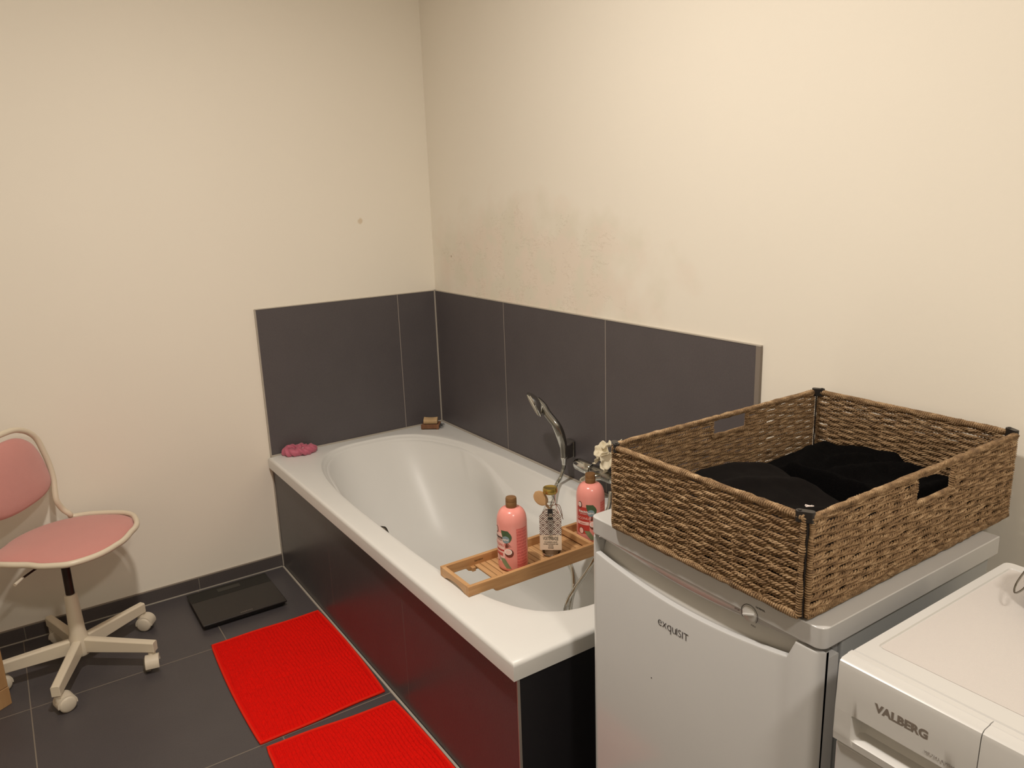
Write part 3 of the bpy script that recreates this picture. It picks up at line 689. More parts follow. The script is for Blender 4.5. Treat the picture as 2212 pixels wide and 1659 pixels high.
def back_pad(n=64):
    rg = []
    out = [(.0, .095), (.06, .099), (.105, .108), (.134, .124), (.146, .150), (.142, .200), (.133, .240), (.120, .270), (.106, .290), (.075, .312), (.035, .325), (0, .328)]
    full = [(w_+.024, h_) for w_, h_ in out]+[(-w_+.024-.0, h_) for w_, h_ in reversed(out[1:-1])]
    full = [((w_-.048 if w_ < .024 else w_-.024 if False else w_-.024) if w_ != .024 else -.024, h_) for w_, h_ in full]
    c2 = curve([(a, b, 0) for a, b in full], 4, closed=True)
    for (f, d) in ((.05, .020), (.4, .018), (.7, .013), (.88, .008), (.97, .001), (1.0, -.006), (.97, -.013), (.5, -.016), (.05, -.016)):
        rg.append([bk(-.024+(p.x+.024)*f, .212+(p.y-.212)*f)+phi*d for p in c2])
    return MB().loft(rg)
back_pad().build('backrest_cushion', M['pink_fab'], parent=ch, angle=80)
MB().tube([(-.02, -.01, .405), (-.082, -.047, .400), (-.1195, -.070, .390)], .0035, 10).build('lever_rod', M['gaslift'], parent=ch)
MB().tube([(-.116, -.068, .391), (-.1395, -.094, .385)], [.0045, .0055], 10).build('lever_grip', M['cream_pl'], parent=ch)

# ------------------------------------------------------------------ wooden box at the left edge
bx = thing('wooden_box', 'light brown wooden box at the left edge beside the swivel chair', 'box', (-1.785, -.405, 0), rz=math.atan2(-.55, -.83)+PI)
MB().box(-.34, 0, 0, .26, .0615, .30).build('upper_part', M['oak'], parent=bx, bevel=.002)
MB().box(-.34, .001, -.001, .26, 0, .060).build('plinth', M['oak'], parent=bx, bevel=.002)

# ------------------------------------------------------------------ bathroom scale
sx = thing('bathroom_scale', 'flat black glass bathroom scale on the floor against the baseboard', 'scale', (-1.045, -.208, 0), rz=.0)
MB().box(-.152, .152, -.14, .135, .018, .025).build('glass_platform', mat('smoked_glass', (34, 29, 27), .32), parent=sx, bevel=.0025)
MB().box(-.1505, .1505, .052, .1335, .0250, .0253).build('gloss_strip', mat('gloss_strip', (4, 4, 4), .2, spec=.25), parent=sx)
MB().box(-.145, .145, -.133, .128, .006, .018).build('under_body', M['blk_pl'], parent=sx, bevel=.002)
for (x, y) in ((-.12, -.11), (.12, -.11), (-.12, .105), (.12, .105)): MB().lathe([(.001, 0), (.014, 0), (.014, .006), (.001, .006)], 20).build('foot', M['blk_pl'], parent=sx, loc=(x, y, 0))
MB().box(-.045, .04, .085, .112, .0253, .0256).build('display', mat('display_glass', (26, 25, 20), .12), parent=sx)
tv, tf = text_mesh('soehnle', .013, .0001, 1.1); w_ = width(tv)
MB().add([(v.x-w_/2+.005, v.y-.128, .0252+v.z) for v in tv], tf).build('lettering', M['grey_ink'], parent=sx, smooth=False)

# ------------------------------------------------------------------ red bath mats
def bath_mat(c, seed):
    """c: corners far-left, far-right, near-right, near-left (world x,y)"""
    c = [Vector((x, y, 0)) for x, y in c]; o_ = (c[0]+c[1]+c[2]+c[3])/4
    Lx = (c[1]-c[0]).length; Ly = (c[3]-c[0]).length; nx, ny = int(Lx/.0024), int(Ly/.0026)
    vv = []
    for j in range(ny+1):
        v_ = j/ny
        for i in range(nx+1):
            u = i/nx; p = c[0]*(1-u)*(1-v_)+c[1]*u*(1-v_)+c[2]*u*v_+c[3]*(1-u)*v_
            x, y = p.x+(u-.5)*.018*math.sin(PI*v_)**.8, p.y+.004*math.sin(PI*u*3+seed)*(v_-.5); ed = min(u*Lx, (1-u)*Lx, v_*Ly, (1-v_)*Ly)
            wob = noise.noise(Vector((x*9, y*7, seed)))*.010+noise.noise(Vector((x*40, y*25, seed+4)))*.0022
            rdg = abs(math.sin(PI*(x+wob)/.0112))
            knot = .5+.5*noise.noise(Vector((round((x+wob)/.0112)*7.3, y*150, seed)))
            tuft = .0025+.0085*(rdg**.8)*(.25+1.0*knot)
            dent = 1-.35*math.exp(-((v_-.54-.05*u)/.010)**2)*(.3 < u)
            h = tuft*ss(.006, .014, ed)*dent+.0045*ss(0, .0015, ed)*(1 if ed < .008 else .4)
            lump = .003*ss(.0, .05, ed)*(noise.noise(Vector((x*6, y*6, seed)))+.4)
            ax_ = noise.noise(Vector((y*8, seed, 0)))*.003 if u in (0, 1) else 0
            vv.append((x-o_.x+ax_, y-o_.y, max(h+lump, .0008)))
    n = nx+1; ff = [(j*n+i, (j+1)*n+i, (j+1)*n+i+1, j*n+i+1) for j in range(ny) for i in range(nx)]
    mb = MB(); mb.add(vv, ff); b = len(mb.v)
    mb.add([(c[k].x-o_.x, c[k].y-o_.y, .0004) for k in range(4)], [(0, 1, 2, 3)])
    o = mb.build('bath_mat', M['red'], loc=(o_.x, o_.y, 0), angle=180)
    e = .0035; hem = MB(); cl = [p-o_ for p in c]
    line = []
    for k in range(4):
        for t in range(24):
            p = cl[k].lerp(cl[(k+1) % 4], t/24); f_ = t/24; b_ = .009*math.sin(PI*f_)**.8
            line.append((p.x+(b_ if k == 1 else -b_ if k == 3 else 0), p.y+.004*math.sin(PI*((f_ if k == 0 else 1-f_) if k in (0, 2) else (1 if k == 1 else 0))*3+seed)*((-.5 if k == 0 else .5) if k in (0, 2) else (f_-.5 if k == 1 else .5-f_)), .0042))
    hem.tube(line, .0040, 8, closed=True); hem.build('hem', M['red_hem'], parent=o)
    return o
tag(bath_mat([(-1.195, -.458), (-.816, -.462), (-.822, -1.052), (-1.205, -1.066)], 1.0), 'red chenille bath mat lying nearest the scale, shown whole', 'bath mat', 'red bath mats along the tub')
tag(bath_mat([(-1.195, -1.090), (-.818, -1.120), (-.822, -1.70), (-1.20, -1.69)], 8.0), 'red chenille bath mat at the bottom of the photo, cut off by its edge', 'bath mat', 'red bath mats along the tub')

# ------------------------------------------------------------------ fridge
FX, FY0, FY1, FZ = -.683, -2.444, -1.898, .84     # front x, near side, far side, top
fr = thing('fridge', 'small white tabletop fridge with recessed door handle under the wicker basket', 'fridge', (-.42, -2.17, 0))
def F(o): return P(o, fr)
def rrect(x0, x1, y0, y1, r, n=6, corners=(1, 1, 1, 1)):
    out = []
    for (px_, py_, a0, on) in ((x1, y1, 0, corners[0]), (x0, y1, 90, corners[1]), (x0, y0, 180, corners[2]), (x1, y0, 270, corners[3])):
        rr_ = r if on else .002; qx = px_+(-rr_ if px_ == x1 else rr_); qy = py_+(-rr_ if py_ == y1 else rr_)
        for k in range(n+1): a = math.radians(a0+90*k/n); out.append((qx+rr_*math.cos(a), qy+rr_*math.sin(a)))
    return out
BK = -.150
F(MB().prism(rrect(FX+.060, BK-.02, FY0+.006, FY1-.006, .004), .02, FZ-.038).build('cabinet', M['body_grey'], bevel=.002))
F(MB().prism(rrect(FX+.044, FX+.060, FY0+.012, FY1-.012, .004), .05, FZ-.042).build('door_gasket', M['gasket']))
# lid with bowed fascia
n = 26; ly = [FY1-(FY1-FY0)*k/n for k in range(n+1)]
F(MB().prism(rrect(FX, BK, FY0, FY1, .016, 8, (0, 1, 1, 0)), FZ-.036, FZ).build('lid', M['white_pl'], bevel=.004))
def bow(y): t = (y-FY0)/(FY1-FY0); return math.sin(PI*min(max((t-.08)/.84, 0), 1))
fas = MB(); rg = []
for k in range(n+1):
    y = FY1-.032-(FY1-FY0-.064)*k/n; b_ = bow(y)
    rg.append([(FX+.0015, y, FZ-.034), (FX+.0015+.001*b_, y, FZ-.037-.013*b_), (FX+.006, y, FZ-.040-.015*b_), (FX+.016, y, FZ-.040-.012*b_), (FX+.02, y, FZ-.034)])
fas.loft(rg); F(fas.build('lid_fascia', M['white_pl'], angle=60))
# door: outline in y,z with raised corner blocks and a bowed handle edge
dz0, dtop = .05, FZ-.042
edge = [(FY1-.0005, dtop), (FY1-.014, dtop), (FY1-.018, dtop-.0335)]
for k in range(1, 24):
    t = k/24; y = (FY1-.018)+((FY0+.062)-(FY1-.018))*t; edge.append((y, dtop-.0335-.024*math.sin(PI*t)**.9))
edge += [(FY0+.062, dtop-.0335), (FY0+.048, dtop), (FY0+.0005, dtop)]
# door slab built as columns in y so that the vertical corners can round off
def doorx(y):
    r_ = .018; d = min(y-FY0, FY1-y)
    return FX+(r_-math.sqrt(max(r_*r_-(r_-min(d, r_))**2, 0)))
ys = [FY0+.0005+.018*(1-math.cos(k/6*PI/2)) for k in range(7)]+[p[0] for p in reversed(edge)][1:-1]+[FY1-.0005-.018*(1-math.cos(k/6*PI/2)) for k in range(7)]
ys = sorted(set(round(y, 5) for y in ys))
es = sorted(edge)
def topz(y):
    for (a, za), (b, zb) in zip(es, es[1:]):
        if a <= y <= b: return za+(zb-za)*(y-a)/max(b-a, 1e-6)
    return es[0][1]
rg = []
for y in ys:
    x0_, z1_ = doorx(y), topz(y); s_ = .0035
    rg.append([(x0_, y, dz0), (x0_, y, z1_-s_), (x0_+.001, y, z1_-.001), (x0_+s_, y, z1_), (FX+.012, y, z1_), (FX+.0125, y, z1_-.010), (FX+.018, y, z1_-.012), (FX+.043, y, z1_-.012), (FX+.043, y, dz0)])
F(MB().loft(rg).build('door', M['white_pl'], angle=38))
# scooped recess behind the handle edge
rg = []
for k in range(n+1):
    y = FY1-.017-(FY1-FY0-.062-.017+.0)*k/n*1.0
    b_ = bow(y)
    rg.append([(FX+.014, y, dtop-.075), (FX+.016, y, dtop-.052), (FX+.024+.006*b_, y, dtop-.030), (FX+.030+.006*b_, y, dtop-.012), (FX+.034, y, dtop+.004), (FX+.042, y, dtop+.004), (FX+.042, y, dtop-.075)])
F(MB().loft(rg).build('handle_recess', M['white_gl'], angle=70))
# thermostat dial on the lid edge
km = Matrix.Translation((FX+.0005, -2.308, .8045)) @ Matrix.Rotation(-PI/2, 4, 'Y')
F(MB().lathe([(.001, -.004), (.0135, -.004), (.0135, .0016), (.0125, .0024), (.001, .0024)], 36, km).build('thermostat_dial', M['white_gl']))
F(MB().box(-.0018, .0018, -.0122, .0122, .002, .0046, km @ Matrix.Rotation(.35, 4, 'Z')).build('dial_ridge', M['white_gl'], bevel=.0008))
pr_ = MB()
def arc_strip(mb, r0, r1, a0, a1, n_=24):
    vv = []; 
    for i in range(n_+1):
        a = a0+(a1-a0)*i/n_
        for r_ in (r0, r1): vv.append(km @ Vector((r_*math.cos(a), r_*math.sin(a), .0009)))
    mb.add(vv, [(2*i, 2*i+1, 2*i+3, 2*i+2) for i in range(n_)])
arc_strip(pr_, .0162, .0172, math.radians(-100), math.radians(100))
arc_strip(pr_, .0162, .0172, math.radians(100), math.radians(128)); arc_strip(pr_, .0162, .0172, math.radians(-128), math.radians(-100))
def on_front(s, size, y, z, x=FX-.0004, bold=0, ext=.0001, sx_=1.0):
    tv, tf = text_mesh(s, size, ext, bold=bold)
    return [(x-v.z, y-v.x*sx_, z+v.y) for v in tv], tf
a_, b_ = on_front('STOP', .0045, -2.277, .800, FX-.0004); pr_.add(a_, b_)
a_, b_ = on_front('NORMAL', .0045, -2.320, .8215, FX-.0004); pr_.add(a_, b_)
a_, b_ = on_front('MAX', .0045, -2.312, .7855, FX-.0004); pr_.add(a_, b_)
F(pr_.build('dial_print', M['black_ink'], smooth=False))
lm = MB(); tv, tf = text_mesh('exqu', .0270, .0001, .95, bold=-.0005); w_ = width(tv)
lm.add([(FX-.0006-v.z, -2.097-v.x*.046/w_, .686+v.y) for v in tv], tf)
tv, tf = text_mesh('ISIT', .0215, .0001, .95, bold=-.0004); w_ = width(tv)
lm.add([(FX-.0006-v.z, -2.1445-v.x*.029/w_, .686+v.y) for v in tv], tf)
F(lm.build('lettering', M['black_ink'], smooth=False))
F(MB().lathe([(.001, 0), (.0012, 0), (.0012, .0004), (.001, .0004)], 8, Matrix.Translation((FX, -2.082, .561)) @ Matrix.Rotation(-PI/2, 4, 'Y')).build('scratch_mark', M['black_ink']))
for (x, y) in ((-.6, -2.40), (-.6, -1.94), (-.22, -2.40), (-.22, -1.94)): F(MB().lathe([(.001, 0), (.016, 0), (.018, .022), (.001, .022)], 16).build('foot', M['blk_pl'], loc=None) if False else MB().lathe([(.001, 0), (.016, 0), (.018, .022), (.001, .022)], 16, Matrix.Translation((x, y, 0))).build('foot', M['blk_pl']))

# ------------------------------------------------------------------ washing machine
WX, WY1, WY0, WZ = -.737, -2.505, -3.0, .85
WB = -.265
wm = thing('washing_machine', 'white washing machine with detergent drawer right of the fridge', 'washing machine', (-.5, -2.75, 0))
def Wm(o): return P(o, wm)
Wm(MB().box(WX+.035, WB+.0, WY0, WY1-.002, .015, WZ-.022).build('cabinet', M['white_pl'], bevel=.003))
Wm(MB().box(WX+.004, WX+.0345, WY0, WY1-.001, .10, .716).build('front_panel', M['white_pl'], bevel=.004))
Wm(MB().box(WX+.028, WX+.0345, WY0+.01, WY1-.01, .02, .0985).build('kick_panel', M['white_pl'], bevel=.002))
# drum door (below the frame)
dm = Matrix.Translation((WX+.004, -2.75, .42)) @ Matrix.Rotation(-PI/2, 4, 'Y')
Wm(MB().lathe([(.19, -.002), (.19, .012), (.18, .022), (.14, .024), (.135, .01), (.135, -.002)], 48, dm, close=True).build('door_ring', M['white_gl']))
Wm(MB().lathe([(.001, .03), (.06, .028), (.134, .008), (.134, -.002), (.001, -.002)][::-1], 48, dm).build('door_glass', M['blk_glass']))
# top plate with a recessed textured field
tp = rrect(WX+.030, WB, WY0, WY1, .012, 5, (1, 0, 0, 1)); ti = rrect(WX+.064, WB-.020, WY0+.016, WY1-.016, .008, 5)
def frame(o1, i1, z0, z1, zi):
    n_ = len(o1); vv = [(x, y, z0) for x, y in o1]+[(x, y, z1-.003) for x, y in o1]+[(x+(.0025 if x < -.5 else -.0025), y+(-.0025 if y > -2.75 else .0025), z1) for x, y in o1]+[(x, y, z1) for x, y in i1]+[(x+(.0015 if x < -.5 else -.0015), y+(-.0015 if y > -2.75 else .0015), zi) for x, y in i1]
    ff = []
    for r_ in range(4): ff += [(r_*n_+i, r_*n_+(i+1) % n_, (r_+1)*n_+(i+1) % n_, (r_+1)*n_+i) for i in range(n_)]
    return vv, ff+[tuple(range(4*n_, 5*n_))]
Wm(MB().add(*frame(tp, ti, WZ-.022, WZ, WZ-.0022)).build('top_plate', M['white_gl'], angle=30))
tm = mat('textured_white_top', (198, 192, 187), .5, bump=.3, bscale=700)
Wm(MB().prism(rrect(WX+.067, WB-.023, WY0+.019, WY1-.019, .006, 5), WZ-.0022, WZ-.0012).build('textured_field', tm, smooth=False))
# fascia in two parts: drawer front and control panel
def fascia(y0, y1):   # profile in x,z, extruded along y
    pf_ = [(WX+.029, WZ-.0005), (WX+.020, WZ-.0005), (WX+.019, WZ-.0015), (WX+.006, WZ-.0025), (WX+.0015, WZ-.006), (WX, WZ-.012), (WX-.003, .760), (WX-.002, .722), (WX+.004, .718), (WX+.034, .718), (WX+.034, WZ-.023), (WX+.029, WZ-.023)]
    return MB().loft([[(x, y1, z) for x, z in pf_], [(x, y0, z) for x, z in pf_]])
SE = -2.694
def drawer():
    # fascia whose front surface dips into a long grip recess
    pf_ = lambda d: [(WX+.029, WZ-.0005), (WX+.020, WZ-.0005), (WX+.019, WZ-.0015), (WX+.006, WZ-.0025), (WX+.0015, WZ-.006), (WX, WZ-.012), (WX-.0012, .80),
                     (WX-.0024, .7725), (WX-.0024+.001*d, .7715), (WX-.0024+.022*d, .769), (WX-.0024+.026*d, .756), (WX-.0024+.020*d, .742), (WX-.0028+.003*d, .7345), (WX-.0026, .733),
                     (WX-.002, .722), (WX+.004, .718), (WX+.034, .718), (WX+.034, WZ-.023), (WX+.029, WZ-.023)]
    ring_ys = [WY1-.0005, WY1-.018, WY1-.026, WY1-.0285, WY1-.031, WY1-.036, WY1-.05, -2.62, -2.655, -2.664, -2.668, -2.673, SE+.0006]
    ds_ = [0, 0, 0, .25, .75, 1, 1, 1, 1, .75, .25, 0, 0]
    return MB().loft([[(x, y, z) for x, z in pf_(d)] for y, d in zip(ring_ys, ds_)])
Wm(drawer().build('detergent_drawer', M['white_gl'], angle=35))
Wm(fascia(WY0+.001, SE-.0006).build('control_panel', M['white_gl'], angle=35))
Wm(MB().lathe([(.001, -.004), (.03, -.004), (.03, .014), (.026, .018), (.001, .018)], 36, Matrix.Translation((WX-.002, -2.78, .785)) @ Matrix.Rotation(-PI/2, 4, 'Y')).build('programme_dial', M['white_gl']))
vb = MB(); tv, tf = text_mesh('VALBERG', .0175, .0002, 1.02, bold=.0008); w_ = width(tv)
vb.add([(WX-.0012-v.z, -2.563-v.x*.072/w_, .7985+v.y*.95) for v in tv], tf)
Wm(vb.build('lettering', M['grey_ink'], smooth=False))
vb = MB(); a_, b_ = on_front('WF 714 L B W566C', .0050, -2.632, .7800, WX-.0031); vb.add(a_, b_)
Wm(vb.build('model_lettering', M['grey_ink'], smooth=False))
vb = MB(); yy_, zz_ = -2.742, .806
for (y0, y1, z0, z1) in ((0, .022, 0, .0008), (0, .022, .011, .0118), (0, .0008, 0, .0118), (.0212, .022, 0, .0118)): vb.box(WX-.0022, WX-.0008, yy_-y1, yy_-y0, zz_+z0, zz_+z1)
Wm(vb.build('panel_marking', M['grey_ink'], smooth=False))

# ------------------------------------------------------------------ clip-top jar on the washing machine
jar = thing('clip_top_jar', 'clear glass clip-top jar on the washing machine at the right edge', 'jar', (-.368, -2.634, WZ-.0012), rz=math.radians(0))
MB().lathe([(.001, .0005), (.036, .0005), (.046, .006), (.053, .020), (.055, .040), (.052, .058), (.043, .072), (.040, .078), (.040, .092), (.0375, .092), (.0375, .078), (.041, .071), (.0495, .057), (.0525, .040), (.0505, .021), (.044, .009), (.034, .004), (.001, .004)], 56).build('glass_body', M['glass'], parent=jar)
MB().lathe([(.001, .004), (.033, .0045), (.0435, .0095), (.0495, .021), (.0505, .030), (.045, .034), (.001, .036)], 48).build('contents', mat('pale_green_contents', (196, 198, 168), .8, bump=1, bscale=300, var=.1, vscale=60), parent=jar)
MB().lathe([(.001, .093), (.041, .093), (.0425, .096), (.0415, .102), (.032, .108), (.001, .110)], 48).build('glass_lid', M['glass'], parent=jar)
wr = MB(); wd_ = math.atan2(.56, -.83)
def jr(r_, z, off=0): return (r_*math.cos(wd_)-off*math.sin(wd_), r_*math.sin(wd_)+off*math.cos(wd_), z)
wr.tube([(.0415*math.cos(a), .0415*math.sin(a), .084) for a in [2*PI*i/40 for i in range(40)]], .0012, 8, closed=True)
wr.tube([(.0435*math.cos(a), .0435*math.sin(a), .0985) for a in [2*PI*i/40 for i in range(40)]], .0012, 8, closed=True)
wr.tube(curve([jr(.043, .088, .010), jr(.052, .080, .010), jr(.060, .066, .009), jr(.072, .044, .008), jr(.078, .034, 0), jr(.072, .044, -.008), jr(.060, .066, -.009), jr(.052, .080, -.010), jr(.043, .088, -.010)], 6), .0014, 8)
wr.tube(curve([jr(.044, .104, .012), jr(.050, .097, .012), jr(.053, .086, .011), jr(.047, .076, .010), jr(.043, .070, .008), jr(.043, .070, -.008), jr(.047, .076, -.010), jr(.053, .086, -.011), jr(.050, .097, -.012), jr(.044, .104, -.012)], 6), .0014, 8)
for off in (.011, -.011):
    for z_ in (.086, .0985, .073): wr.tube([jr(.047+.004*math.cos(a), z_+.004*math.sin(a), off) for a in [2*PI*i/12 for i in range(12)]], .0012, 6, closed=True)
wr.build('wire_clip', M['chrome_dark'], parent=jar)

# ------------------------------------------------------------------ wicker basket
BX0, BX1, BY0, BY1, BZ0, BZ1 = -.690, -.052, -2.412, -1.972, .8425, 1.018
bk_ = thing('wicker_basket', 'large brown woven seagrass basket with handle holes on the fridge', 'basket', (-.37, -2.19, BZ0))
def strand_tube(pts, r, n=5):
    """pts (N,3) numpy; returns verts, faces of a tube with frames from tangents"""
    t = np.gradient(pts, axis=0); t /= np.linalg.norm(t, axis=1)[:, None]
    ref = np.array([.31, .17, .93]); s_ = np.cross(t, ref); s_ /= np.linalg.norm(s_, axis=1)[:, None]; u_ = np.cross(s_, t)
    a = np.arange(n)*2*np.pi/n
    ring = pts[:, None, :]+r*(np.cos(a)[None, :, None]*s_[:, None, :]+np.sin(a)[None, :, None]*u_[:, None, :])
    N_ = len(pts); idx = np.arange(N_-1)[:, None]*n+np.arange(n)[None, :]; nxt = np.arange(N_-1)[:, None]*n+(np.arange(n)+1)[None, :] % n
    fc = np.stack([idx, nxt, nxt+n, idx+n], -1).reshape(-1, 4)
    return ring.reshape(-1, 3), fc
class NM:
    def __init__(s): s.v = []; s.f = []; s.n = 0
    def add(s, v, f): s.v.append(v); s.f.append(f+s.n); s.n += len(v)
    def build(s, name, m, parent):
        v = np.concatenate(s.v); f = np.concatenate(s.f); me = bpy.data.meshes.new(name)
        me.vertices.add(len(v)); me.vertices.foreach_set('co', v.astype(np.float32).ravel())
        me.loops.add(f.size); me.loops.foreach_set('vertex_index', f.astype(np.int32).ravel())
        me.polygons.add(len(f)); me.polygons.foreach_set('loop_start', np.arange(0, f.size, 4, dtype=np.int32)); me.polygons.foreach_set('loop_total', np.full(len(f), 4, dtype=np.int32))
        me.polygons.foreach_set('use_smooth', np.ones(len(f), bool)); me.update(calc_edges=True); me.materials.append(m)
        o = bpy.data.objects.new(name, me); C.objects.link(o); P(o, parent); return o
rng = np.random.default_rng(3)
def to3(O, ex, en, s_, h_, d_): return O[None, :]+ex[None, :]*s_[:, None]+np.array([[0, 0, 1.]])*h_[:, None]+en[None, :]*d_[:, None]
def weave(O, ex, en, Lw, Hw, hole=None):
    nm = NM(); pitch = .0066; rows = int(Hw/pitch)
    nst = max(3, round(Lw/.034)); stp = Lw/nst
    for r_ in range(rows):
        h0 = .008+r_*(Hw-.010)/(rows-1)+rng.normal(0, .0003)
        spans = [(.006, Lw-.006)]
        if hole and hole[2]-.003 < h0 < hole[3]+.003: spans = [(.006, hole[0]-.002), (hole[1]+.002, Lw-.006)]
        for (a, b) in spans:
            N_ = int((b-a)/.0017); s_ = np.linspace(a, b, N_)
            wob = np.interp(s_, np.linspace(0, Lw, 24), rng.normal(0, .0005, 24)); wob2 = np.interp(s_, np.linspace(0, Lw, 40), rng.normal(0, .0007, 40))
            cd = .0017*np.sin(np.pi*s_/stp+(r_ % 2)*np.pi)+wob2
            ph0 = rng.random()*6.28; tw_ = 2*np.pi*s_/(.0190+.005*rng.random())+ph0+np.interp(s_, np.linspace(0, Lw, 30), rng.normal(0, .7, 30))
            for k in range(3):
                p_ = tw_+k*np.pi*2/3; R_ = .0020
                pts_ = to3(O, ex, en, s_, h0+wob+R_*np.sin(p_)*1.15, cd+R_*np.cos(p_))
                nm.add(*strand_tube(pts_, (.00145+.0004*rng.random())))
    for k in range(nst+1):                      # upright stakes
        s0 = min(max(k*stp, .008), Lw-.008)
        for hh in ([(.004, Hw-.004)] if not (hole and hole[0]-.004 < s0 < hole[1]+.004) else [(.004, hole[2]), (hole[3], Hw-.004)]):
            h_ = np.linspace(hh[0], hh[1], 12); nm.add(*strand_tube(to3(O, ex, en, np.full(12, s0), h_, np.zeros(12)), .0019))
    # loose fibre ends
    for k in range(int(Lw*110)):
        s0 = rng.uniform(.02, Lw-.02); h0 = rng.uniform(.01, Hw-.01)
        if hole and hole[0]-.02 < s0 < hole[1]+.02 and hole[2]-.02 < h0: continue
        t = np.linspace(0, 1, 6); a = rng.normal(0, .9)
        for sd in (1, -1):
            nm.add(*strand_tube(to3(O, ex, en, s0+t*.016*np.cos(a), h0+t*.010*np.sin(a), sd*(.0048+.0035*np.sin(t*3.1))), .0007, 4))
    return nm
def binding(paths, core, wrapr, pitch):
    nm = NM()
    for (pts_, e1, e2) in paths:                # polyline of 3D points; helix around it
        pts_ = np.array(pts_, float); seg = np.linalg.norm(np.diff(pts_, axis=0), axis=1); cum = np.r_[0, np.cumsum(seg)]; Lt = cum[-1]
        N_ = int(Lt/pitch*11); s_ = np.linspace(0, Lt, N_); c_ = np.stack([np.interp(s_, cum, pts_[:, i]) for i in range(3)], 1)
        a = 2*np.pi*s_/pitch+np.interp(s_, np.linspace(0, Lt, 20), rng.normal(0, 1.2, 20)); rad = core+np.interp(s_, np.linspace(0, Lt, max(6, int(Lt/.012))), rng.normal(0, .0006, max(6, int(Lt/.012))))
        h = c_+(np.cos(a)*rad)[:, None]*np.array(e1)+(np.sin(a)*rad)[:, None]*np.array(e2)
        nm.add(*strand_tube(h, wrapr, 5))
        n_c = max(2, int(Lt/.02)); sc2 = np.linspace(0, Lt, n_c); nm.add(*strand_tube(np.stack([np.interp(sc2, cum, pts_[:, i]) for i in range(3)], 1), core*.9, 8))
    return nm
HW = BZ1-BZ0-.004
zz1 = BZ1-.006
def panel(O, ex, en, Lw, hole=None):
    O = np.array(O, float); ex = np.array(ex, float); en = np.array(en, float)
    pn = weave(O, ex, en, Lw, HW-.001, hole).build('side_panel', M['grass'], bk_)
    up3 = (0, 0, 1)
    def q(s_, h_): return tuple(O+ex*s_+np.array([0, 0, 1.])*h_)
    b1 = binding([([q(.003, HW-.005), q(Lw-.003, HW-.005)], en, up3), ([q(.003, .005), q(Lw-.003, .005)], en, up3)], .0046, .0019, .0042)
    b2 = binding([([q(.004, .004), q(.004, HW-.004)], ex, en), ([q(Lw-.004, .004), q(Lw-.004, HW-.004)], ex, en)], .0034, .0016, .0040)
    b1.v += b2.v; b1.f += [f+b1.n for f in b2.f]; b1.n += b2.n
    if hole:
        b3 = binding([([q(hole[0]-.004, hole[2]), q(hole[1]+.004, hole[2])], en, up3)], .0040, .0018, .0044)
        b3b = binding([([q(hole[0], hole[2]), q(hole[0], hole[3])], ex, en), ([q(hole[1], hole[2]), q(hole[1], hole[3])], ex, en)], .0032, .0016, .0044)
        for bb in (b3, b3b): b1.v += bb.v; b1.f += [f+b1.n for f in bb.f]; b1.n += bb.n
    o = b1.build('rim_binding', M['grass'], bk_)
    o.parent = pn; o.matrix_parent_inverse = pn.matrix_parent_inverse.copy(); 
    pn_mw = pn.matrix_parent_inverse
    return pn, o
g = .0045
holeA = (.265, .378, .110, .162)
pan = [panel((BX0, BY1-g, BZ0+.001), (0, -1, 0), (-1, 0, 0), BY1-BY0-2*g),                        # front (towards the room)
       panel((BX1, BY1-g, BZ0+.001), (0, -1, 0), (-1, 0, 0), BY1-BY0-2*g),                        # rear (towards the wall)
       panel((BX0+g, BY1, BZ0+.001), (1, 0, 0), (0, -1, 0), BX1-BX0-2*g, (.279, .388, .126, .165)),   # over the tub
       panel((BX0+g, BY0, BZ0+.001), (1, 0, 0), (0, -1, 0), BX1-BX0-2*g, (.284, .400, .113, .157))]   # over the washer
# the bindings are children of the panels, which share the basket's origin
for pn, o in pan: o.matrix_parent_inverse = Matrix.Identity(4); o.matrix_basis = Matrix.Identity(4)
for (x, y, sx_, sy_) in ((BX0, BY0, 1, 1), (BX0, BY1, 1, -1), (BX1, BY0, -1, 1), (BX1, BY1, -1, -1)):
    ang_ = math.atan2(sy_, sx_)
    cm = Matrix.Translation((x+sx_*.001, y+sy_*.001, 0))
    cl = MB(); cl.prism([(p[0], p[1]) for p in rrect(-.006, .022, -.006, .006, .0055, 5)], BZ1-.016, BZ1+.0015, Matrix.Translation((x, y+sy_*.016, 0)) @ Matrix.Rotation(math.radians(-90)*sy_*1.0+.5*sx_*sy_, 4, 'Z'))
    cl.lathe([(.001, BZ1+.0015), (.003, BZ1+.0015), (.003, BZ1+.0028), (.001, BZ1+.0028)], 14, Matrix.Translation((x, y+sy_*.016, 0)))
    cl.tube([(x+sx_*.005, y+sy_*.005, BZ0+.002), (x+sx_*.005, y+sy_*.005, BZ1-.012)], .0017, 8)
    P(cl.build('hinge_clip', M['clip'], bevel=.0008), bk_)
bt = weave(np.array([BX0+.01, BY0+.012, BZ0+.004]), np.array([1., 0, 0]), np.array([0, 0, 0.]), BX1-BX0-.02, .02)
P(MB().box(BX0+.006, BX1-.006, BY0+.006, BY1-.006, BZ0, BZ0+.006).build('base_panel', mat('base_board', (70, 48, 30), .9)), bk_)

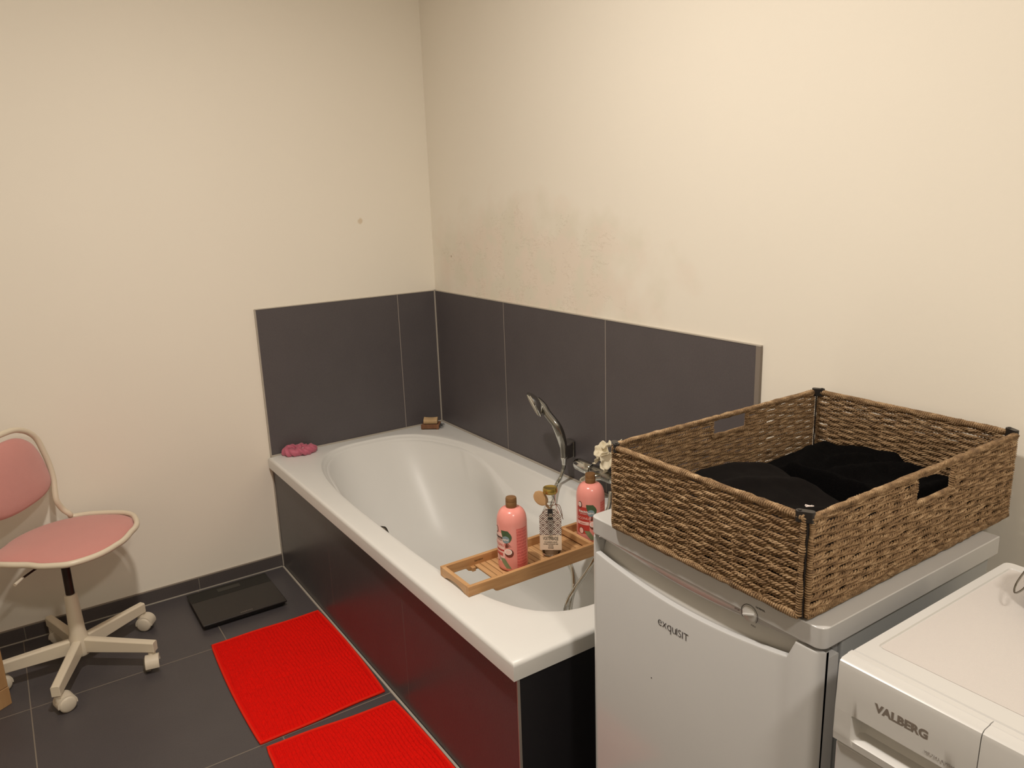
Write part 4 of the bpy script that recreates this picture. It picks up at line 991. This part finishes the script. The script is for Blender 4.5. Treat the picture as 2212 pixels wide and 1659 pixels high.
# ------------------------------------------------------------------ black clothes in the basket
def heap(name, f, x0, x1, y0, y1, m, zb, nx=150, ny=110):
    vv = []
    for j in range(ny+1):
        for i in range(nx+1):
            u, v_ = i/nx, j/ny; x = x0+(x1-x0)*u; y = y0+(y1-y0)*v_
            vv.append((x, y, max(f(x, y, u, v_), zb+.001)))
    n_ = nx+1; ff = [(j*n_+i, j*n_+i+1, (j+1)*n_+i+1, (j+1)*n_+i) for j in range(ny) for i in range(nx)]
    bd = [i for i in range(n_)]+[j*n_+nx for j in range(1, ny+1)]+[ny*n_+i for i in range(nx-1, -1, -1)]+[j*n_ for j in range(ny-1, 0, -1)]
    b0 = len(vv); vv += [(vv[i][0], vv[i][1], zb) for i in bd]; k_ = len(bd)
    ff += [(bd[i], b0+i, b0+(i+1) % k_, bd[(i+1) % k_]) for i in range(k_)]+[tuple(range(b0, b0+k_))]
    mb = MB(); mb.add(vv, ff); return mb.build(name, m, angle=180)
zb = BZ0+.0075
def fold(p, q_, amp, wd, x, y):
    """ridge along the segment p-q"""
    d = Vector((q_[0]-p[0], q_[1]-p[1])); t = max(0, min(1, ((x-p[0])*d.x+(y-p[1])*d.y)/d.length_squared)); cx_ = p[0]+d.x*t; cy_ = p[1]+d.y*t
    r_ = math.hypot(x-cx_, y-cy_)/wd; return amp*math.exp(-r_*r_)
def edge_f(u, v_): return ss(0, .10, min(u, 1-u))**.5*ss(0, .12, min(v_, 1-v_))**.5
def swf(x, y, u, v_):
    e = min(1, (ss(0, .16, u)*ss(0, .30, 1-u)*ss(0, .14, v_)*ss(0, .14, 1-v_))**.6)
    z = .066+.034*math.exp(-((x+.46)/.13)**2-((y+2.13)/.14)**2)
    z += fold((-.60, -2.10), (-.40, -2.22), .008, .018, x, y)+fold((-.52, -2.05), (-.36, -2.16), .010, .02, x, y)+fold((-.58, -2.25), (-.40, -2.33), .008, .02, x, y)+fold((-.36, -2.04), (-.345, -2.20), .014, .022, x, y)
    z += .008*noise.noise(Vector((x*12, y*12, 3)))+.003*noise.noise(Vector((x*34, y*34, 7)))
    return zb+z*e
sw = heap('sweatshirt', swf, BX0+.014, -.318, BY0+.014, BY1-.014, M['blk_fab'], zb)
tag(sw, 'smooth black garment heaped in the front half of the wicker basket', 'clothes')
def flf(x, y, u, v_):
    e = min(1, (ss(0, .08, u)*ss(0, .12, 1-u)*ss(0, .10, v_)*ss(0, .10, 1-v_))**.5)
    z = .046+.024*math.exp(-((x+.20)/.11)**2-((y+2.18)/.15)**2)
    z += max(fold((-.30, -2.10), (-.14, -2.06), .022, .024, x, y), fold((-.14, -2.06), (-.10, -2.20), .020, .024, x, y), fold((-.28, -2.18), (-.12, -2.28), .020, .024, x, y), fold((-.30, -2.10), (-.30, -2.25), .018, .022, x, y), fold((-.22, -2.14), (-.16, -2.18), .016, .016, x, y), fold((-.29, -2.31), (-.13, -2.35), .018, .022, x, y))
    z -= .012*math.exp(-((x+.25)/.025)**2-((y+2.15)/.03)**2)
    z += .008*noise.noise(Vector((x*16, y*16, 9)))+.003*noise.noise(Vector((x*50, y*50, 7)))
    return zb+z*e
fl = heap('fleece_garment', flf, -.316, BX1-.014, BY0+.014, BY1-.014, M['blk_fleece'], zb)
tag(fl, 'fluffy black fleece bunched in folds in the rear half of the wicker basket', 'clothes')
lgx, lgy = -.487, -2.268
uu = lambda x: (x-(BX0+.014))/(-.318-BX0-.014); vv_ = lambda y: (y-(BY0+.014))/(BY1-BY0-.028)
lo_ = MB(); e1 = Vector((.83, -.56, 0)); e2 = Vector((.5, .74, 0))
def lp(a, b): p = Vector((lgx, lgy, 0))+e1*a+e2*b; return (p.x, p.y, swf(p.x, p.y, uu(p.x), vv_(p.y))+.0012)
for st in ([(-.004, -.009), (-.003, .003), (-.0005, .009), (.003, .003), (.006, 0), (.010, .006)], [(-.005, -.006), (0, -.005), (.006, -.004), (.011, .001)], [(-.003, .0), (.002, -.001)], [(.005, -.007), (.010, -.004)]):
    lo_.tube([lp(a, b) for a, b in st], .0009, 6)
lo_.build('printed_mark', M['p_white'], parent=sw)
